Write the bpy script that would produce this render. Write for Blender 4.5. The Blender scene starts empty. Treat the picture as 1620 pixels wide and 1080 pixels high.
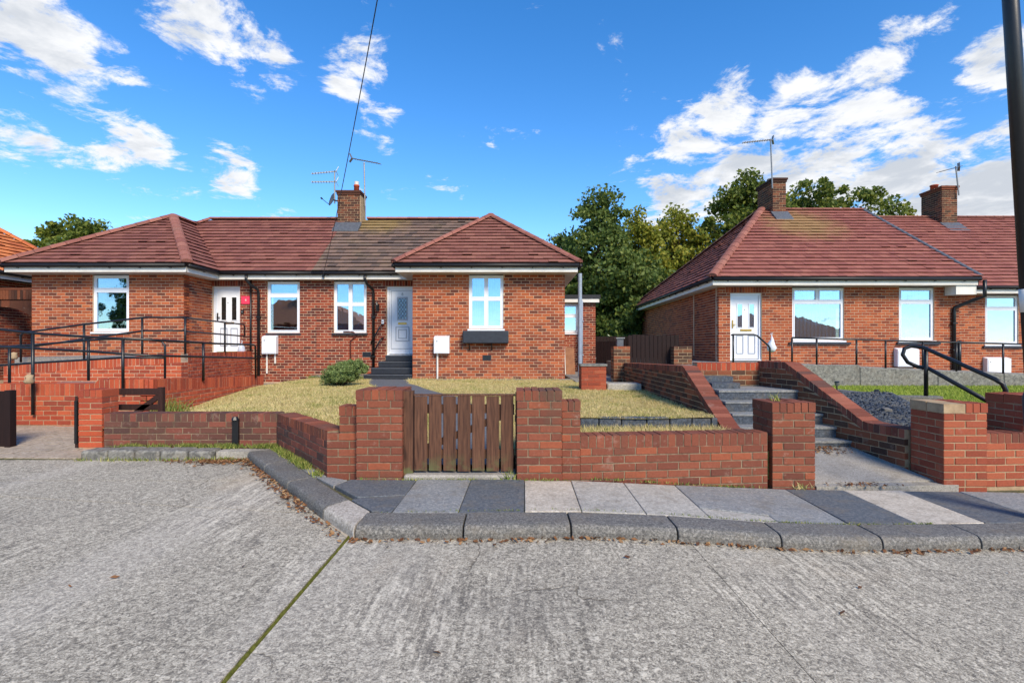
import bpy, math, random
import numpy as np
from mathutils import Vector, Matrix

random.seed(7)
rng = np.random.default_rng(7)
R = math.radians
ZC = 1.32                      # eye height above the pavement at the gate
scene = bpy.context.scene
col = scene.collection

# ------------------------------------------------------------------ camera
cam_d = bpy.data.cameras.new('camera')
cam_d.lens = 18.0
cam_d.sensor_width = 36.0
cam_d.shift_x = -2 / 1620
cam_d.shift_y = 8 / 1620
cam_d.clip_start = 0.05
cam_d.clip_end = 4000
cam = bpy.data.objects.new('camera', cam_d)
cam.location = (0, 0, ZC)
cam.rotation_euler = (R(90), 0, 0)
col.objects.link(cam)
scene.camera = cam

# ------------------------------------------------------------------ light
SUN_EL, SUN_AZ = 39.0, 153.0     # azimuth clockwise from the view direction (towards the right)
SKY_STRENGTH = 0.145
scene.view_settings.view_transform = 'Standard'
scene.view_settings.look = 'None'
scene.view_settings.gamma = 1.0
scene.view_settings.exposure = 0.87

sun_d = bpy.data.lights.new('sun', 'SUN')
sun_d.energy = 2.9
sun_d.angle = R(20.0)
sun_d.color = (1.0, 0.86, 0.66)
sun = bpy.data.objects.new('sun', sun_d)
sd = Vector((math.sin(R(SUN_AZ)) * math.cos(R(SUN_EL)), math.cos(R(SUN_AZ)) * math.cos(R(SUN_EL)), math.sin(R(SUN_EL))))
sun.rotation_euler = (-sd).to_track_quat('-Z', 'Y').to_euler()
sun.location = (30, 10, 40)
col.objects.link(sun)

world = bpy.data.worlds.new('World')
scene.world = world
world.use_nodes = True


def build_world():
    nt = world.node_tree
    N, L = nt.nodes, nt.links
    N.clear()
    out = N.new('ShaderNodeOutputWorld')
    bg = N.new('ShaderNodeBackground')
    bg.inputs['Strength'].default_value = SKY_STRENGTH
    L.new(bg.outputs[0], out.inputs[0])
    sky = N.new('ShaderNodeTexSky')
    sky.sky_type = 'NISHITA'
    sky.sun_disc = False
    sky.sun_elevation = R(SUN_EL)
    sky.sun_rotation = R(SUN_AZ)
    sky.air_density = 1.0
    sky.dust_density = 0.05
    sky.ozone_density = 2.5
    hs = N.new('ShaderNodeHueSaturation')
    hs.inputs['Saturation'].default_value = 1.34
    hs.inputs['Hue'].default_value = 0.505
    hs.inputs['Value'].default_value = .92
    L.new(sky.outputs[0], hs.inputs['Color'])
    tc = N.new('ShaderNodeTexCoord')
    nrm = N.new('ShaderNodeVectorMath'); nrm.operation = 'NORMALIZE'
    L.new(tc.outputs['Generated'], nrm.inputs[0])
    sep = N.new('ShaderNodeSeparateXYZ')
    L.new(nrm.outputs[0], sep.inputs[0])

    def math_(op, a, b=None, clamp=False):
        n = N.new('ShaderNodeMath'); n.operation = op; n.use_clamp = clamp
        for i, v in enumerate((a, b)):
            if v is None:
                continue
            if isinstance(v, (int, float)):
                n.inputs[i].default_value = v
            else:
                L.new(v, n.inputs[i])
        return n.outputs[0]

    def smooth(v, lo, hi, a=0.0, b=1.0):
        n = N.new('ShaderNodeMapRange'); n.interpolation_type = 'SMOOTHSTEP'
        L.new(v, n.inputs[0])
        n.inputs[1].default_value = lo; n.inputs[2].default_value = hi
        n.inputs[3].default_value = a; n.inputs[4].default_value = b
        return n.outputs[0]

    den = math_('MAXIMUM', math_('ADD', sep.outputs[2], 0.13), 0.02)
    cx = math_('DIVIDE', sep.outputs[0], den)
    cy = math_('DIVIDE', sep.outputs[1], den)
    comb = N.new('ShaderNodeCombineXYZ')
    L.new(cx, comb.inputs[0]); L.new(cy, comb.inputs[1])

    def noise(scale, detail, rough, offs=(0, 0, 0), dist=0.0):
        mp = N.new('ShaderNodeMapping')
        mp.inputs['Location'].default_value = offs
        L.new(comb.outputs[0], mp.inputs[0])
        n = N.new('ShaderNodeTexNoise')
        n.inputs['Scale'].default_value = scale
        n.inputs['Detail'].default_value = detail
        n.inputs['Roughness'].default_value = rough
        n.inputs['Distortion'].default_value = dist
        L.new(mp.outputs[0], n.inputs['Vector'])
        return n.outputs[0]

    # cloud banks seen in the sky: (pixel x, pixel y, radius in px, weight)
    blobs = [(50, 60, 160, .40), (300, 20, 120, .38), (200, 90, 70, .24), (415, 95, 85, .33), (565, 105, 80, .31),
             (30, 215, 90, .28), (215, 245, 85, .36), (280, 285, 55, .25), (365, 270, 65, .34), (605, 205, 60, .31), (200, 345, 45, .2),
             (985, 250, 60, .26), (910, 240, 40, .18), (1120, 225, 110, .36), (1250, 240, 130, .34), (1400, 250, 160, .34),
             (1550, 250, 210, .40), (1090, 290, 100, .36), (1300, 300, 210, .38), (1150, 150, 65, .33), (1430, 55, 60, .28), (1590, 100, 120, .38),
             (1390, 110, 60, .26), (1270, 160, 60, .28), (1500, 40, 65, .28), (1620, 300, 200, .38), (1450, 315, 180, .52), (1200, 290, 120, .48), (1560, 330, 170, .50), (1060, 310, 80, .42), (950, 180, 26, .12)]
    bias = None
    for (px, py, rp, w) in blobs:
        d = Vector(((px - 812) / 810, 1.0, (548 - py) / 810)); k = d.length
        d.normalize()
        dp = N.new('ShaderNodeVectorMath'); dp.operation = 'DOT_PRODUCT'
        L.new(nrm.outputs[0], dp.inputs[0]); dp.inputs[1].default_value = d
        ang = rp / 810 / k / k * 1.15
        v = smooth(dp.outputs['Value'], math.cos(ang), 1.0, 0.0, w)
        bias = v if bias is None else math_('MAXIMUM', bias, v)
    # the rest of the sky carries the same broken cloud
    behind = smooth(sep.outputs[1], 0.35, 0.05, 0.0, 1.0)
    wide = smooth(noise(0.55, 2, .5, (3, 7, 0)), .44, .7, 0.0, .26)
    bias = math_('MAXIMUM', bias, math_('MULTIPLY', behind, wide))
    n1 = noise(4.6, 12, .68, (1.3, 2.2, 0), .3)
    n0 = noise(1.9, 4, .55, (4.1, 1.2, 0), .2)
    nn = math_('ADD', math_('MULTIPLY', math_('SUBTRACT', n1, .5), 1.55), math_('MULTIPLY', math_('SUBTRACT', n0, .5), .75))
    dens = math_('ADD', math_('ADD', nn, .5), math_('MULTIPLY', bias, .95))
    mask = smooth(dens, .69, .93)
    up = smooth(sep.outputs[2], -0.02, 0.06)
    mask = math_('MULTIPLY', mask, up)
    # thin grey undersides where the bank is thick
    n2 = noise(4.6, 7, .62, (1.35, 2.27, 0), .3)
    thick = smooth(math_('ADD', n2, math_('MULTIPLY', bias, .9)), .70, 1.05, 0.0, 1.0)
    ramp = N.new('ShaderNodeMix'); ramp.data_type = 'RGBA'
    L.new(thick, ramp.inputs[0])
    ramp.inputs[6].default_value = (3.8, 3.85, 3.95, 1)
    ramp.inputs[7].default_value = (2.4, 2.58, 2.86, 1)
    mix = N.new('ShaderNodeMix'); mix.data_type = 'RGBA'
    L.new(mask, mix.inputs[0])
    L.new(hs.outputs[0], mix.inputs[6])
    L.new(ramp.outputs[2], mix.inputs[7])
    L.new(mix.outputs[2], bg.inputs['Color'])


build_world()

# ------------------------------------------------------------------ materials
MATS = {}


def lin(c):
    return tuple((v / 255 / 12.92) if v / 255 <= 0.04045 else ((v / 255 + 0.055) / 1.055) ** 2.4 for v in c)


def rgba(c):
    return (*lin(c), 1.0)


class NT:
    def __init__(self, name):
        self.m = bpy.data.materials.new(name)
        self.m.use_nodes = True
        self.t = self.m.node_tree
        self.N, self.L = self.t.nodes, self.t.links
        self.b = self.N['Principled BSDF']
        self.out = self.N['Material Output']
        MATS[name] = self.m

    def node(self, typ, **kw):
        n = self.N.new(typ)
        for k, v in kw.items():
            setattr(n, k, v)
        return n

    def put(self, sock, v):
        if isinstance(v, (int, float)):
            sock.default_value = v
        elif isinstance(v, tuple):
            sock.default_value = v
        else:
            self.L.new(v, sock)

    def math(self, op, a, b=0.0, clamp=False):
        n = self.node('ShaderNodeMath', operation=op, use_clamp=clamp)
        self.put(n.inputs[0], a); self.put(n.inputs[1], b)
        return n.outputs[0]

    def coord(self, kind='position'):
        if kind == 'position':
            return self.node('ShaderNodeNewGeometry').outputs['Position']
        return self.node('ShaderNodeTexCoord').outputs['Object']

    def noise(self, scale, detail=4, rough=.55, vec=None, dist=0.0, stretch=None):
        v = vec or self.coord()
        if stretch:
            mp = self.node('ShaderNodeMapping')
            mp.inputs['Scale'].default_value = stretch
            self.L.new(v, mp.inputs[0]); v = mp.outputs[0]
        n = self.node('ShaderNodeTexNoise')
        n.inputs['Scale'].default_value = scale
        n.inputs['Detail'].default_value = detail
        n.inputs['Roughness'].default_value = rough
        n.inputs['Distortion'].default_value = dist
        self.L.new(v, n.inputs['Vector'])
        return n.outputs[0]

    def ramp(self, v, stops, interp='LINEAR'):
        n = self.node('ShaderNodeValToRGB')
        cr = n.color_ramp
        cr.interpolation = interp
        while len(cr.elements) > len(stops):
            cr.elements.remove(cr.elements[-1])
        while len(cr.elements) < len(stops):
            cr.elements.new(0.5)
        for e, (p, c) in zip(cr.elements, stops):
            e.position = p
            e.color = rgba(c) if len(c) == 3 else c
        self.put(n.inputs[0], v)
        return n.outputs[0]

    def smooth(self, v, lo, hi, a=0.0, b=1.0):
        n = self.node('ShaderNodeMapRange', interpolation_type='SMOOTHSTEP')
        self.put(n.inputs[0], v)
        n.inputs[1].default_value = lo; n.inputs[2].default_value = hi
        n.inputs[3].default_value = a; n.inputs[4].default_value = b
        return n.outputs[0]

    def mix(self, f, a, b, mode='MIX'):
        n = self.node('ShaderNodeMix', data_type='RGBA', blend_type=mode)
        self.put(n.inputs[0], f)
        for s, v in ((6, a), (7, b)):
            if isinstance(v, tuple) and len(v) == 3:
                n.inputs[s].default_value = rgba(v)
            else:
                self.put(n.inputs[s], v)
        return n.outputs[2]

    def rand(self):
        """one number for each piece: each object, or each loose piece of a joined mesh"""
        a = self.node('ShaderNodeObjectInfo').outputs['Random']
        b = self.node('ShaderNodeNewGeometry').outputs['Random Per Island']
        return self.math('FRACT', self.math('ADD', a, b))

    def bump(self, h, strength=.3, dist=.01):
        n = self.node('ShaderNodeBump')
        n.inputs['Strength'].default_value = strength
        n.inputs['Distance'].default_value = dist
        self.L.new(h, n.inputs['Height'])
        self.L.new(n.outputs[0], self.b.inputs['Normal'])

    def done(self, color, rough=.8, spec=.3, metal=0.0):
        self.put(self.b.inputs['Base Color'], rgba(color) if isinstance(color, tuple) else color)
        self.put(self.b.inputs['Roughness'], rough)
        self.b.inputs['Specular IOR Level'].default_value = spec
        self.b.inputs['Metallic'].default_value = metal
        return self.m


def varied(name, c1, c2, scale=6, rough=.7, spec=.3, bump=0.15, bscale=60, metal=0.0, detail=5):
    m = NT(name)
    n = m.noise(scale, detail, .6)
    c = m.ramp(n, [(.3, c1), (.7, c2)])
    if bump:
        m.bump(m.noise(bscale, 4, .6), bump, .01)
    return m.done(c, rough, spec, metal)


def brick_mat(name, cols, grime=(70, 55, 48), grime_amt=.35, white_amt=.0):
    m = NT(name)
    sp = m.noise(150, 3, .6)
    r = m.rand()
    st = [(i / len(cols), c) for i, c in enumerate(cols)]
    base = m.ramp(r, st, 'CONSTANT')
    fine = m.noise(45, 5, .65)
    base = m.mix(m.smooth(fine, .3, .75, 0, .40), base, m.mix(.5, base, (40, 22, 20)))
    big = m.noise(1.7, 5, .6)
    base = m.mix(m.smooth(big, .5, .75, 0, grime_amt), base, grime)
    if white_amt:
        w = m.noise(9, 6, .7)
        base = m.mix(m.smooth(w, .6, .75, 0, white_amt), base, (176, 160, 145))
    base = m.mix(m.smooth(sp, .62, .72, 0, .35), base, (60, 44, 40))
    edge = m.noise(5.5, 6, .75)
    base = m.mix(m.smooth(edge, .58, .68, 0, .22), base, (176, 158, 142))
    m.bump(m.noise(110, 4, .7), .45, .006)
    return m.done(base, .9, .2)


HOUSE_B = [(160, 84, 52), (174, 92, 56), (144, 72, 46), (168, 86, 52), (128, 64, 45), (180, 100, 60), (152, 76, 48), (118, 62, 48), (160, 88, 60), (104, 58, 46), (182, 98, 62), (138, 72, 52), (164, 86, 56), (154, 80, 54)]
brick_mat('house_brick', HOUSE_B, (96, 52, 40), .30)
DARKH = [(142, 66, 46), (124, 56, 42), (150, 72, 50), (108, 52, 42), (134, 60, 44), (156, 76, 52), (118, 58, 46), (90, 46, 40)]
brick_mat('main_brick', DARKH, (88, 50, 42), .35, .12)
brick_mat('right_brick', [(162, 86, 54), (148, 74, 48), (174, 94, 58), (134, 66, 45), (156, 80, 51), (120, 62, 46), (168, 88, 55)], (96, 55, 44), .28)
brick_mat('garden_brick', [(128, 74, 57), (118, 69, 55), (138, 80, 61), (110, 66, 54), (125, 73, 57), (150, 84, 60), (130, 75, 57), (121, 71, 56), (134, 77, 58), (126, 72, 56)], (84, 72, 60), .7, .4)
brick_mat('old_brick', [(112, 68, 58), (98, 64, 56), (124, 72, 60), (90, 62, 55), (106, 70, 60), (132, 78, 64), (86, 62, 56)], (86, 80, 66), .6, .4)
brick_mat('orange_brick', [(182, 86, 58), (170, 78, 54), (190, 94, 62), (160, 72, 50), (176, 82, 54), (150, 70, 52)], (130, 74, 56), .30, .08)
brick_mat('step_brick', [(112, 72, 52), (92, 62, 48), (136, 80, 56), (78, 56, 46), (120, 74, 52), (146, 86, 60), (86, 64, 52)], (70, 58, 48), .4, .06)
brick_mat('pillar_brick', [(158, 84, 62), (148, 76, 56), (166, 92, 66), (140, 72, 54), (152, 80, 58)], (120, 80, 62), .3, .05)
brick_mat('cope_brick', [(138, 82, 66), (124, 70, 56), (148, 90, 72), (112, 66, 54), (130, 76, 60), (96, 66, 58)], (84, 70, 60), .4, .15)
brick_mat('soot_brick', [(92, 60, 48), (76, 50, 42), (110, 66, 50), (66, 46, 40), (120, 72, 52), (84, 54, 44)], (56, 44, 38), .5, .05)
varied('mortar', (206, 180, 152), (176, 148, 124), 14, .95, .1, .3, 90)
varied('mortar_dark', (146, 128, 106), (94, 82, 68), 14, .95, .1, .3, 90)
varied('mortar_pale', (178, 156, 126), (146, 124, 98), 14, .95, .1, .3, 90)


def tile_mat(name, cols, moss=(110, 100, 60), moss_amt=.3, mlo=.52, mhi=.72, lichen=None):
    m = NT(name)
    r = m.rand()
    base = m.ramp(r, [(i / len(cols), c) for i, c in enumerate(cols)], 'CONSTANT')
    n = m.noise(20, 5, .65)
    base = m.mix(m.smooth(n, .35, .75, 0, .22), base, (60, 36, 34))
    mo = m.noise(1.1, 6, .65)
    base = m.mix(m.smooth(mo, mlo, mhi, 0, moss_amt), base, moss)
    spots = m.noise(16, 3, .5)
    base = m.mix(m.smooth(spots, .68, .74, 0, .3), base, (168, 156, 134))
    if lichen:                                  # a patch of yellow lichen below a chimney
        (cx, cy, cz, rad, colr) = lichen
        dv = m.node('ShaderNodeVectorMath', operation='DISTANCE')
        m.L.new(m.coord(), dv.inputs[0]); dv.inputs[1].default_value = (cx, cy, cz)
        dd = m.math('ADD', dv.outputs['Value'], m.math('MULTIPLY', m.math('SUBTRACT', m.noise(2.6, 6, .7), .5), rad * 1.4))
        base = m.mix(m.smooth(dd, rad, rad * .25, 0, .7), base, colr)
    m.bump(m.noise(90, 4, .6), .3, .008)
    return m.done(base, .82, .3)


tile_mat('tile_red', [(138, 88, 77), (132, 83, 73), (143, 93, 81), (127, 79, 70), (135, 85, 75), (140, 90, 78), (124, 77, 69)], (104, 76, 66), .18)
tile_mat('tile_old', [(118, 98, 88), (104, 88, 80), (126, 104, 92), (96, 82, 76), (112, 94, 84), (122, 100, 88)], (128, 112, 84), .4, .5, .7, lichen=(-4.7, 18.2, 5.7, 1.3, (150, 126, 76)))
tile_mat('tile_bay', [(138, 90, 78), (132, 85, 74), (143, 95, 82), (127, 81, 71), (135, 87, 76)], (112, 90, 78), .18)
tile_mat('tile_right', [(146, 90, 79), (140, 85, 75), (151, 95, 83), (134, 80, 72), (143, 87, 77)], (120, 86, 76), .15, .55, .72, lichen=(10.1, 17.9, 5.6, 1.7, (150, 126, 80)))
tile_mat('tile_orange', [(204, 118, 66), (192, 108, 60), (212, 128, 74), (184, 100, 58)], (150, 92, 60), .3)
tile_mat('ridge_red', [(146, 94, 81), (139, 88, 76), (151, 100, 86), (132, 82, 72)], (112, 88, 76), .45)
varied('roof_underlay', (40, 26, 25), (28, 20, 20), 8, .9, .2, 0)

varied('white_upvc', (226, 230, 236), (216, 220, 228), 2, .35, .45, 0)
varied('white_paint', (222, 220, 214), (206, 202, 194), 3, .55, .35, .05, 30)
varied('soffit_white', (214, 206, 192), (196, 188, 176), 3, .7, .3, 0)
varied('bead_shade_grey', (170, 176, 186), (154, 160, 172), 6, .5, .4, 0)  # grey paints in the shading lines round the white door panels
varied('black_metal', (17, 18, 20), (24, 25, 28), 30, .38, .5, .08, 150)
varied('black_gutter', (20, 19, 20), (32, 30, 30), 12, .5, .4, 0)
varied('navy_paint', (46, 52, 62), (36, 40, 50), 14, .55, .4, .12, 80)
varied('step_paint', (30, 33, 40), (44, 47, 54), 16, .5, .45, .15, 60)
varied('grey_pipe', (150, 162, 178), (128, 140, 156), 12, .5, .4, .05, 60)
varied('lead', (92, 96, 102), (70, 74, 82), 14, .55, .5, .2, 40)
varied('brass', (196, 160, 78), (176, 140, 64), 30, .35, .5, 0, metal=.7)
varied('steel', (150, 150, 148), (112, 112, 112), 30, .45, .5, 0, metal=.6)
varied('pink_sign', (226, 62, 92), (216, 54, 84), 8, .5, .4, 0)
varied('terracotta', (188, 84, 54), (160, 70, 48), 18, .8, .3, .2, 60)
varied('copper_board', (150, 104, 72), (120, 78, 54), 5, .7, .3, .1, 50)
varied('white_bag', (225, 228, 234), (198, 204, 214), 22, .45, .4, .5, 40)
varied('felt', (46, 48, 52), (62, 64, 68), 20, .9, .2, .3, 120)
varied('glass_dark', (20, 22, 24), (40, 42, 40), 20, .1, .6, 0)
varied('curtain', (188, 196, 202), (160, 170, 178), 4, .9, .1, 0)
varied('room_dark', (34, 36, 38), (26, 28, 30), 3, .9, .1, 0)  # darkness of an unlit room, put into the colour


def glass_mat():
    m = NT('window_glass')
    g = m.node('ShaderNodeBsdfGlossy')
    g.inputs['Roughness'].default_value = .015
    g.inputs['Color'].default_value = (.55, .78, 1, 1)
    t = m.node('ShaderNodeBsdfTransparent')
    t.inputs['Color'].default_value = (.62, .74, .82, 1)
    mx = m.node('ShaderNodeMixShader')
    lw = m.node('ShaderNodeLayerWeight'); lw.inputs['Blend'].default_value = .5
    f = m.math('ADD', .46, m.math('MULTIPLY', lw.outputs['Facing'], .25))
    m.L.new(f, mx.inputs[0]); m.L.new(t.outputs[0], mx.inputs[1]); m.L.new(g.outputs[0], mx.inputs[2])
    bmp = m.node('ShaderNodeBump'); bmp.inputs['Strength'].default_value = .05; bmp.inputs['Distance'].default_value = .03
    m.L.new(m.noise(2.5, 2, .5), bmp.inputs['Height'])
    m.L.new(bmp.outputs[0], g.inputs['Normal'])
    m.L.new(mx.outputs[0], m.out.inputs[0])


glass_mat()


def leaded_mat():
    m = NT('leaded_glass')
    v = m.coord()
    sp = m.node('ShaderNodeSeparateXYZ'); m.L.new(v, sp.inputs[0])
    a = m.math('ADD', m.math('MULTIPLY', sp.outputs[0], 11), m.math('MULTIPLY', sp.outputs[2], 7.5))
    b = m.math('SUBTRACT', m.math('MULTIPLY', sp.outputs[0], 11), m.math('MULTIPLY', sp.outputs[2], 7.5))
    fa = m.math('ABSOLUTE', m.math('SUBTRACT', m.math('FRACT', a), .5))
    fb = m.math('ABSOLUTE', m.math('SUBTRACT', m.math('FRACT', b), .5))
    ln = m.math('LESS_THAN', m.math('MINIMUM', fa, fb), .10)
    c = m.mix(ln, m.ramp(m.noise(14, 3), [(.35, (78, 124, 164)), (.65, (146, 188, 214))]), (44, 54, 70))
    m.done(c, .2, .5)


leaded_mat()


def wood_mat(name, c1, c2, green=.0):
    m = NT(name)
    r = m.rand()
    n = m.noise(9, 6, .65, stretch=(6, 6, .35), dist=.4)
    c = m.ramp(n, [(.28, c1), (.72, c2)])
    c = m.mix(m.math('MULTIPLY', r, .45), c, m.mix(.5, c, (24, 16, 14)))
    k = m.noise(4.2, 3, .5, stretch=(1, 1, .6))
    c = m.mix(m.smooth(k, .64, .72, 0, .6), c, (34, 22, 18))
    if green:
        sp = m.node('ShaderNodeSeparateXYZ'); m.L.new(m.coord(), sp.inputs[0])
        f = m.math('MULTIPLY', m.smooth(sp.outputs[2], .26, .04), m.smooth(m.noise(7, 4, .6), .42, .62, 0, green))
        c = m.mix(f, c, (92, 96, 62))
    m.bump(n, .4, .006)
    return m.done(c, .75, .25)


wood_mat('gate_wood', (54, 34, 28), (118, 82, 62), .9)
wood_mat('dark_wood', (42, 26, 24), (64, 40, 34))
wood_mat('fence_wood', (24, 13, 13), (40, 23, 21))


def concrete_road():
    """worn, scoured concrete: pale aggregate standing out of a darker matrix, brushed in places, stained in others"""
    m = NT('road_concrete')
    v = m.coord()
    f1 = m.noise(56, 5, .68, dist=1.4)
    f2 = m.noise(30, 5, .65, dist=1.2)
    brush = m.noise(34, 4, .6, stretch=(1, .10, 1))
    patch = m.smooth(m.noise(.7, 4, .6, dist=.6), .42, .62)
    h = m.math('ADD', m.math('MULTIPLY', f1, .62), m.math('MULTIPLY', f2, .38))
    h = m.math('ADD', h, m.math('MULTIPLY', m.math('SUBTRACT', brush, .5), m.math('MULTIPLY', patch, .45)))
    c = m.ramp(h, [(.39, (96, 91, 83)), (.465, (137, 130, 116)), (.53, (175, 167, 150)), (.61, (213, 204, 184))])
    dark = m.noise(.45, 7, .66, dist=.8)
    c = m.mix(m.smooth(dark, .46, .66, 0, .55), c, m.mix(.55, c, (92, 89, 86)))
    warm = m.noise(.6, 5, .6, dist=.5)
    c = m.mix(m.smooth(warm, .55, .7, 0, .35), c, (186, 168, 142))
    band = m.noise(1.0, 3, .5, stretch=(.9, .06, 1))
    c = m.mix(m.smooth(band, .52, .68, 0, .15), c, (214, 206, 194))
    oil = m.noise(2.3, 3, .5)
    c = m.mix(m.smooth(oil, .70, .78, 0, .5), c, (84, 80, 76))
    vo = m.node('ShaderNodeTexVoronoi', feature='DISTANCE_TO_EDGE')
    vo.inputs['Scale'].default_value = .55
    wv = m.node('ShaderNodeVectorMath', operation='ADD')
    nz = m.node('ShaderNodeTexNoise'); nz.inputs['Scale'].default_value = 2.2; nz.inputs['Detail'].default_value = 6
    m.L.new(v, nz.inputs['Vector'])
    sc = m.node('ShaderNodeVectorMath', operation='SCALE'); sc.inputs['Scale'].default_value = .55
    m.L.new(nz.outputs['Color'], sc.inputs[0]); m.L.new(v, wv.inputs[0]); m.L.new(sc.outputs[0], wv.inputs[1])
    m.L.new(wv.outputs[0], vo.inputs['Vector'])
    crack = m.math('MULTIPLY', m.smooth(vo.outputs['Distance'], .006, .001), m.smooth(m.noise(.5, 2, .5), .48, .56))
    c = m.mix(m.math('MULTIPLY', crack, .6), c, (78, 70, 58))
    m.bump(m.math('SUBTRACT', h, m.math('MULTIPLY', crack, .3)), .8, .010)
    return m.done(c, .85, .25)


concrete_road()


def slab_mat(name, cols, scale=38):
    m = NT(name)
    n = m.noise(scale, 6, .68, dist=.8)
    c = m.ramp(n, [(.36, cols[0]), (.5, cols[1]), (.64, cols[2])])
    big = m.noise(2.6, 5, .6)
    c = m.mix(m.smooth(big, .5, .74, 0, .35), c, m.mix(.5, c, cols[0]))
    st_ = m.noise(5, 6, .7)
    c = m.mix(m.smooth(st_, .48, .66, 0, .6), c, m.mix(.6, c, (116, 106, 90)))
    sp2 = m.noise(1.3, 6, .72)
    c = m.mix(m.smooth(sp2, .5, .68, 0, .4), c, m.mix(.6, c, (72, 70, 66)))
    m.bump(n, .28, .006)
    return m.done(c, .72, .35)


slab_mat('slab_dark', [(70, 76, 82), (88, 93, 98), (112, 115, 117)])
slab_mat('slab_mid', [(106, 109, 112), (130, 132, 132), (156, 155, 150)])
slab_mat('slab_light', [(138, 135, 128), (164, 160, 151), (188, 183, 172)])
slab_mat('slab_pale', [(156, 147, 134), (182, 173, 158), (202, 194, 180)])
slab_mat('kerb_stone', [(70, 69, 67), (100, 98, 94), (140, 137, 131)], 60)
slab_mat('kerb_pale', [(132, 124, 114), (168, 160, 148), (198, 190, 178)], 46)
slab_mat('old_stone', [(84, 84, 80), (116, 114, 108), (142, 140, 132)], 16)
slab_mat('path_concrete', [(124, 120, 112), (152, 147, 138), (174, 169, 160)], 60)
slab_mat('tarmac', [(70, 74, 80), (92, 96, 102), (114, 118, 122)], 80)
slab_mat('channel', [(150, 138, 120), (172, 160, 142), (188, 178, 162)], 40)
slab_mat('ramp_concrete', [(108, 108, 106), (132, 131, 127), (150, 148, 142)], 26)
slab_mat('paver', [(136, 122, 106), (162, 148, 130), (182, 168, 150)], 20)
slab_mat('slate', [(46, 52, 60), (66, 74, 84), (92, 100, 110)], 30)
slab_mat('joint_dirt', [(52, 52, 34), (78, 76, 50), (104, 100, 66)], 30)
varied('moss', (74, 78, 30), (104, 104, 48), 30, .95, .1, .6, 90)
varied('soil', (70, 60, 44), (96, 82, 58), 10, .95, .1, .5, 50)


def grass_mats():
    m = NT('lawn_dry')
    a = m.noise(1.5, 7, .7)
    b = m.noise(26, 5, .7, stretch=(1, 1, 1))
    c = m.ramp(a, [(.32, (112, 116, 58)), (.43, (158, 148, 84)), (.54, (186, 166, 112)), (.66, (160, 138, 92)), (.8, (128, 122, 66))])
    c = m.mix(m.smooth(b, .3, .7, 0, .5), c, (112, 104, 56))
    m.bump(b, .8, .03)
    m.done(c, .95, .1)
    m = NT('blade_dry')
    r = m.rand()
    a = m.noise(1.5, 7, .7)
    c = m.ramp(m.math('ADD', m.math('MULTIPLY', a, .75), m.math('MULTIPLY', r, .3)), [(.32, (110, 122, 60)), (.42, (166, 160, 94)), (.52, (206, 188, 138)), (.64, (190, 170, 122)), (.76, (140, 142, 78))])
    m.done(c, .8, .15)
    m = NT('lawn_green')
    b = m.noise(20, 5, .7)
    m.bump(b, .8, .03)
    m.done(m.ramp(b, [(.3, (98, 116, 42)), (.7, (140, 154, 62))]), .95, .1)
    m = NT('blade_green')
    r = m.rand()
    m.done(m.ramp(r, [(0, (104, 124, 42)), (.5, (134, 150, 54)), (1, (166, 172, 86))]), .8, .15)
    m = NT('blade_weed')
    r = m.rand()
    m.done(m.ramp(r, [(0, (80, 98, 42)), (.6, (112, 126, 58)), (1, (164, 158, 94))]), .8, .15)


grass_mats()


def leaf_mat(name, cols, trans=.35):
    m = NT(name)
    r = m.rand()
    n = m.noise(.55, 3, .5)
    c = m.ramp(m.math('ADD', m.math('MULTIPLY', r, .6), m.math('MULTIPLY', n, .4)), [(i / (len(cols) - 1) * .8 + .1, k) for i, k in enumerate(cols)])
    m.done(c, .6, .3)
    tr = m.node('ShaderNodeBsdfTranslucent')
    m.L.new(c, tr.inputs[0])
    mx = m.node('ShaderNodeMixShader'); mx.inputs[0].default_value = trans
    m.L.new(m.b.outputs[0], mx.inputs[1]); m.L.new(tr.outputs[0], mx.inputs[2])
    m.L.new(mx.outputs[0], m.out.inputs[0])


leaf_mat('leaf_dark', [(58, 78, 40), (80, 100, 46), (102, 118, 54), (136, 144, 70)])
leaf_mat('leaf_yellow', [(92, 104, 38), (122, 130, 46), (150, 148, 54), (172, 160, 66)])
leaf_mat('leaf_mid', [(64, 82, 38), (90, 106, 44), (116, 126, 50), (146, 146, 60)])
leaf_mat('leaf_shrub', [(72, 92, 50), (98, 118, 64), (124, 142, 82), (146, 160, 104)], .15)
leaf_mat('litter', [(72, 46, 30), (104, 68, 42), (138, 98, 62), (176, 146, 104)], .1)
varied('bark', (72, 60, 48), (50, 42, 36), 12, .95, .1, .6, 30)


# ------------------------------------------------------------------ mesh helpers
WPOS = {}


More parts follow.
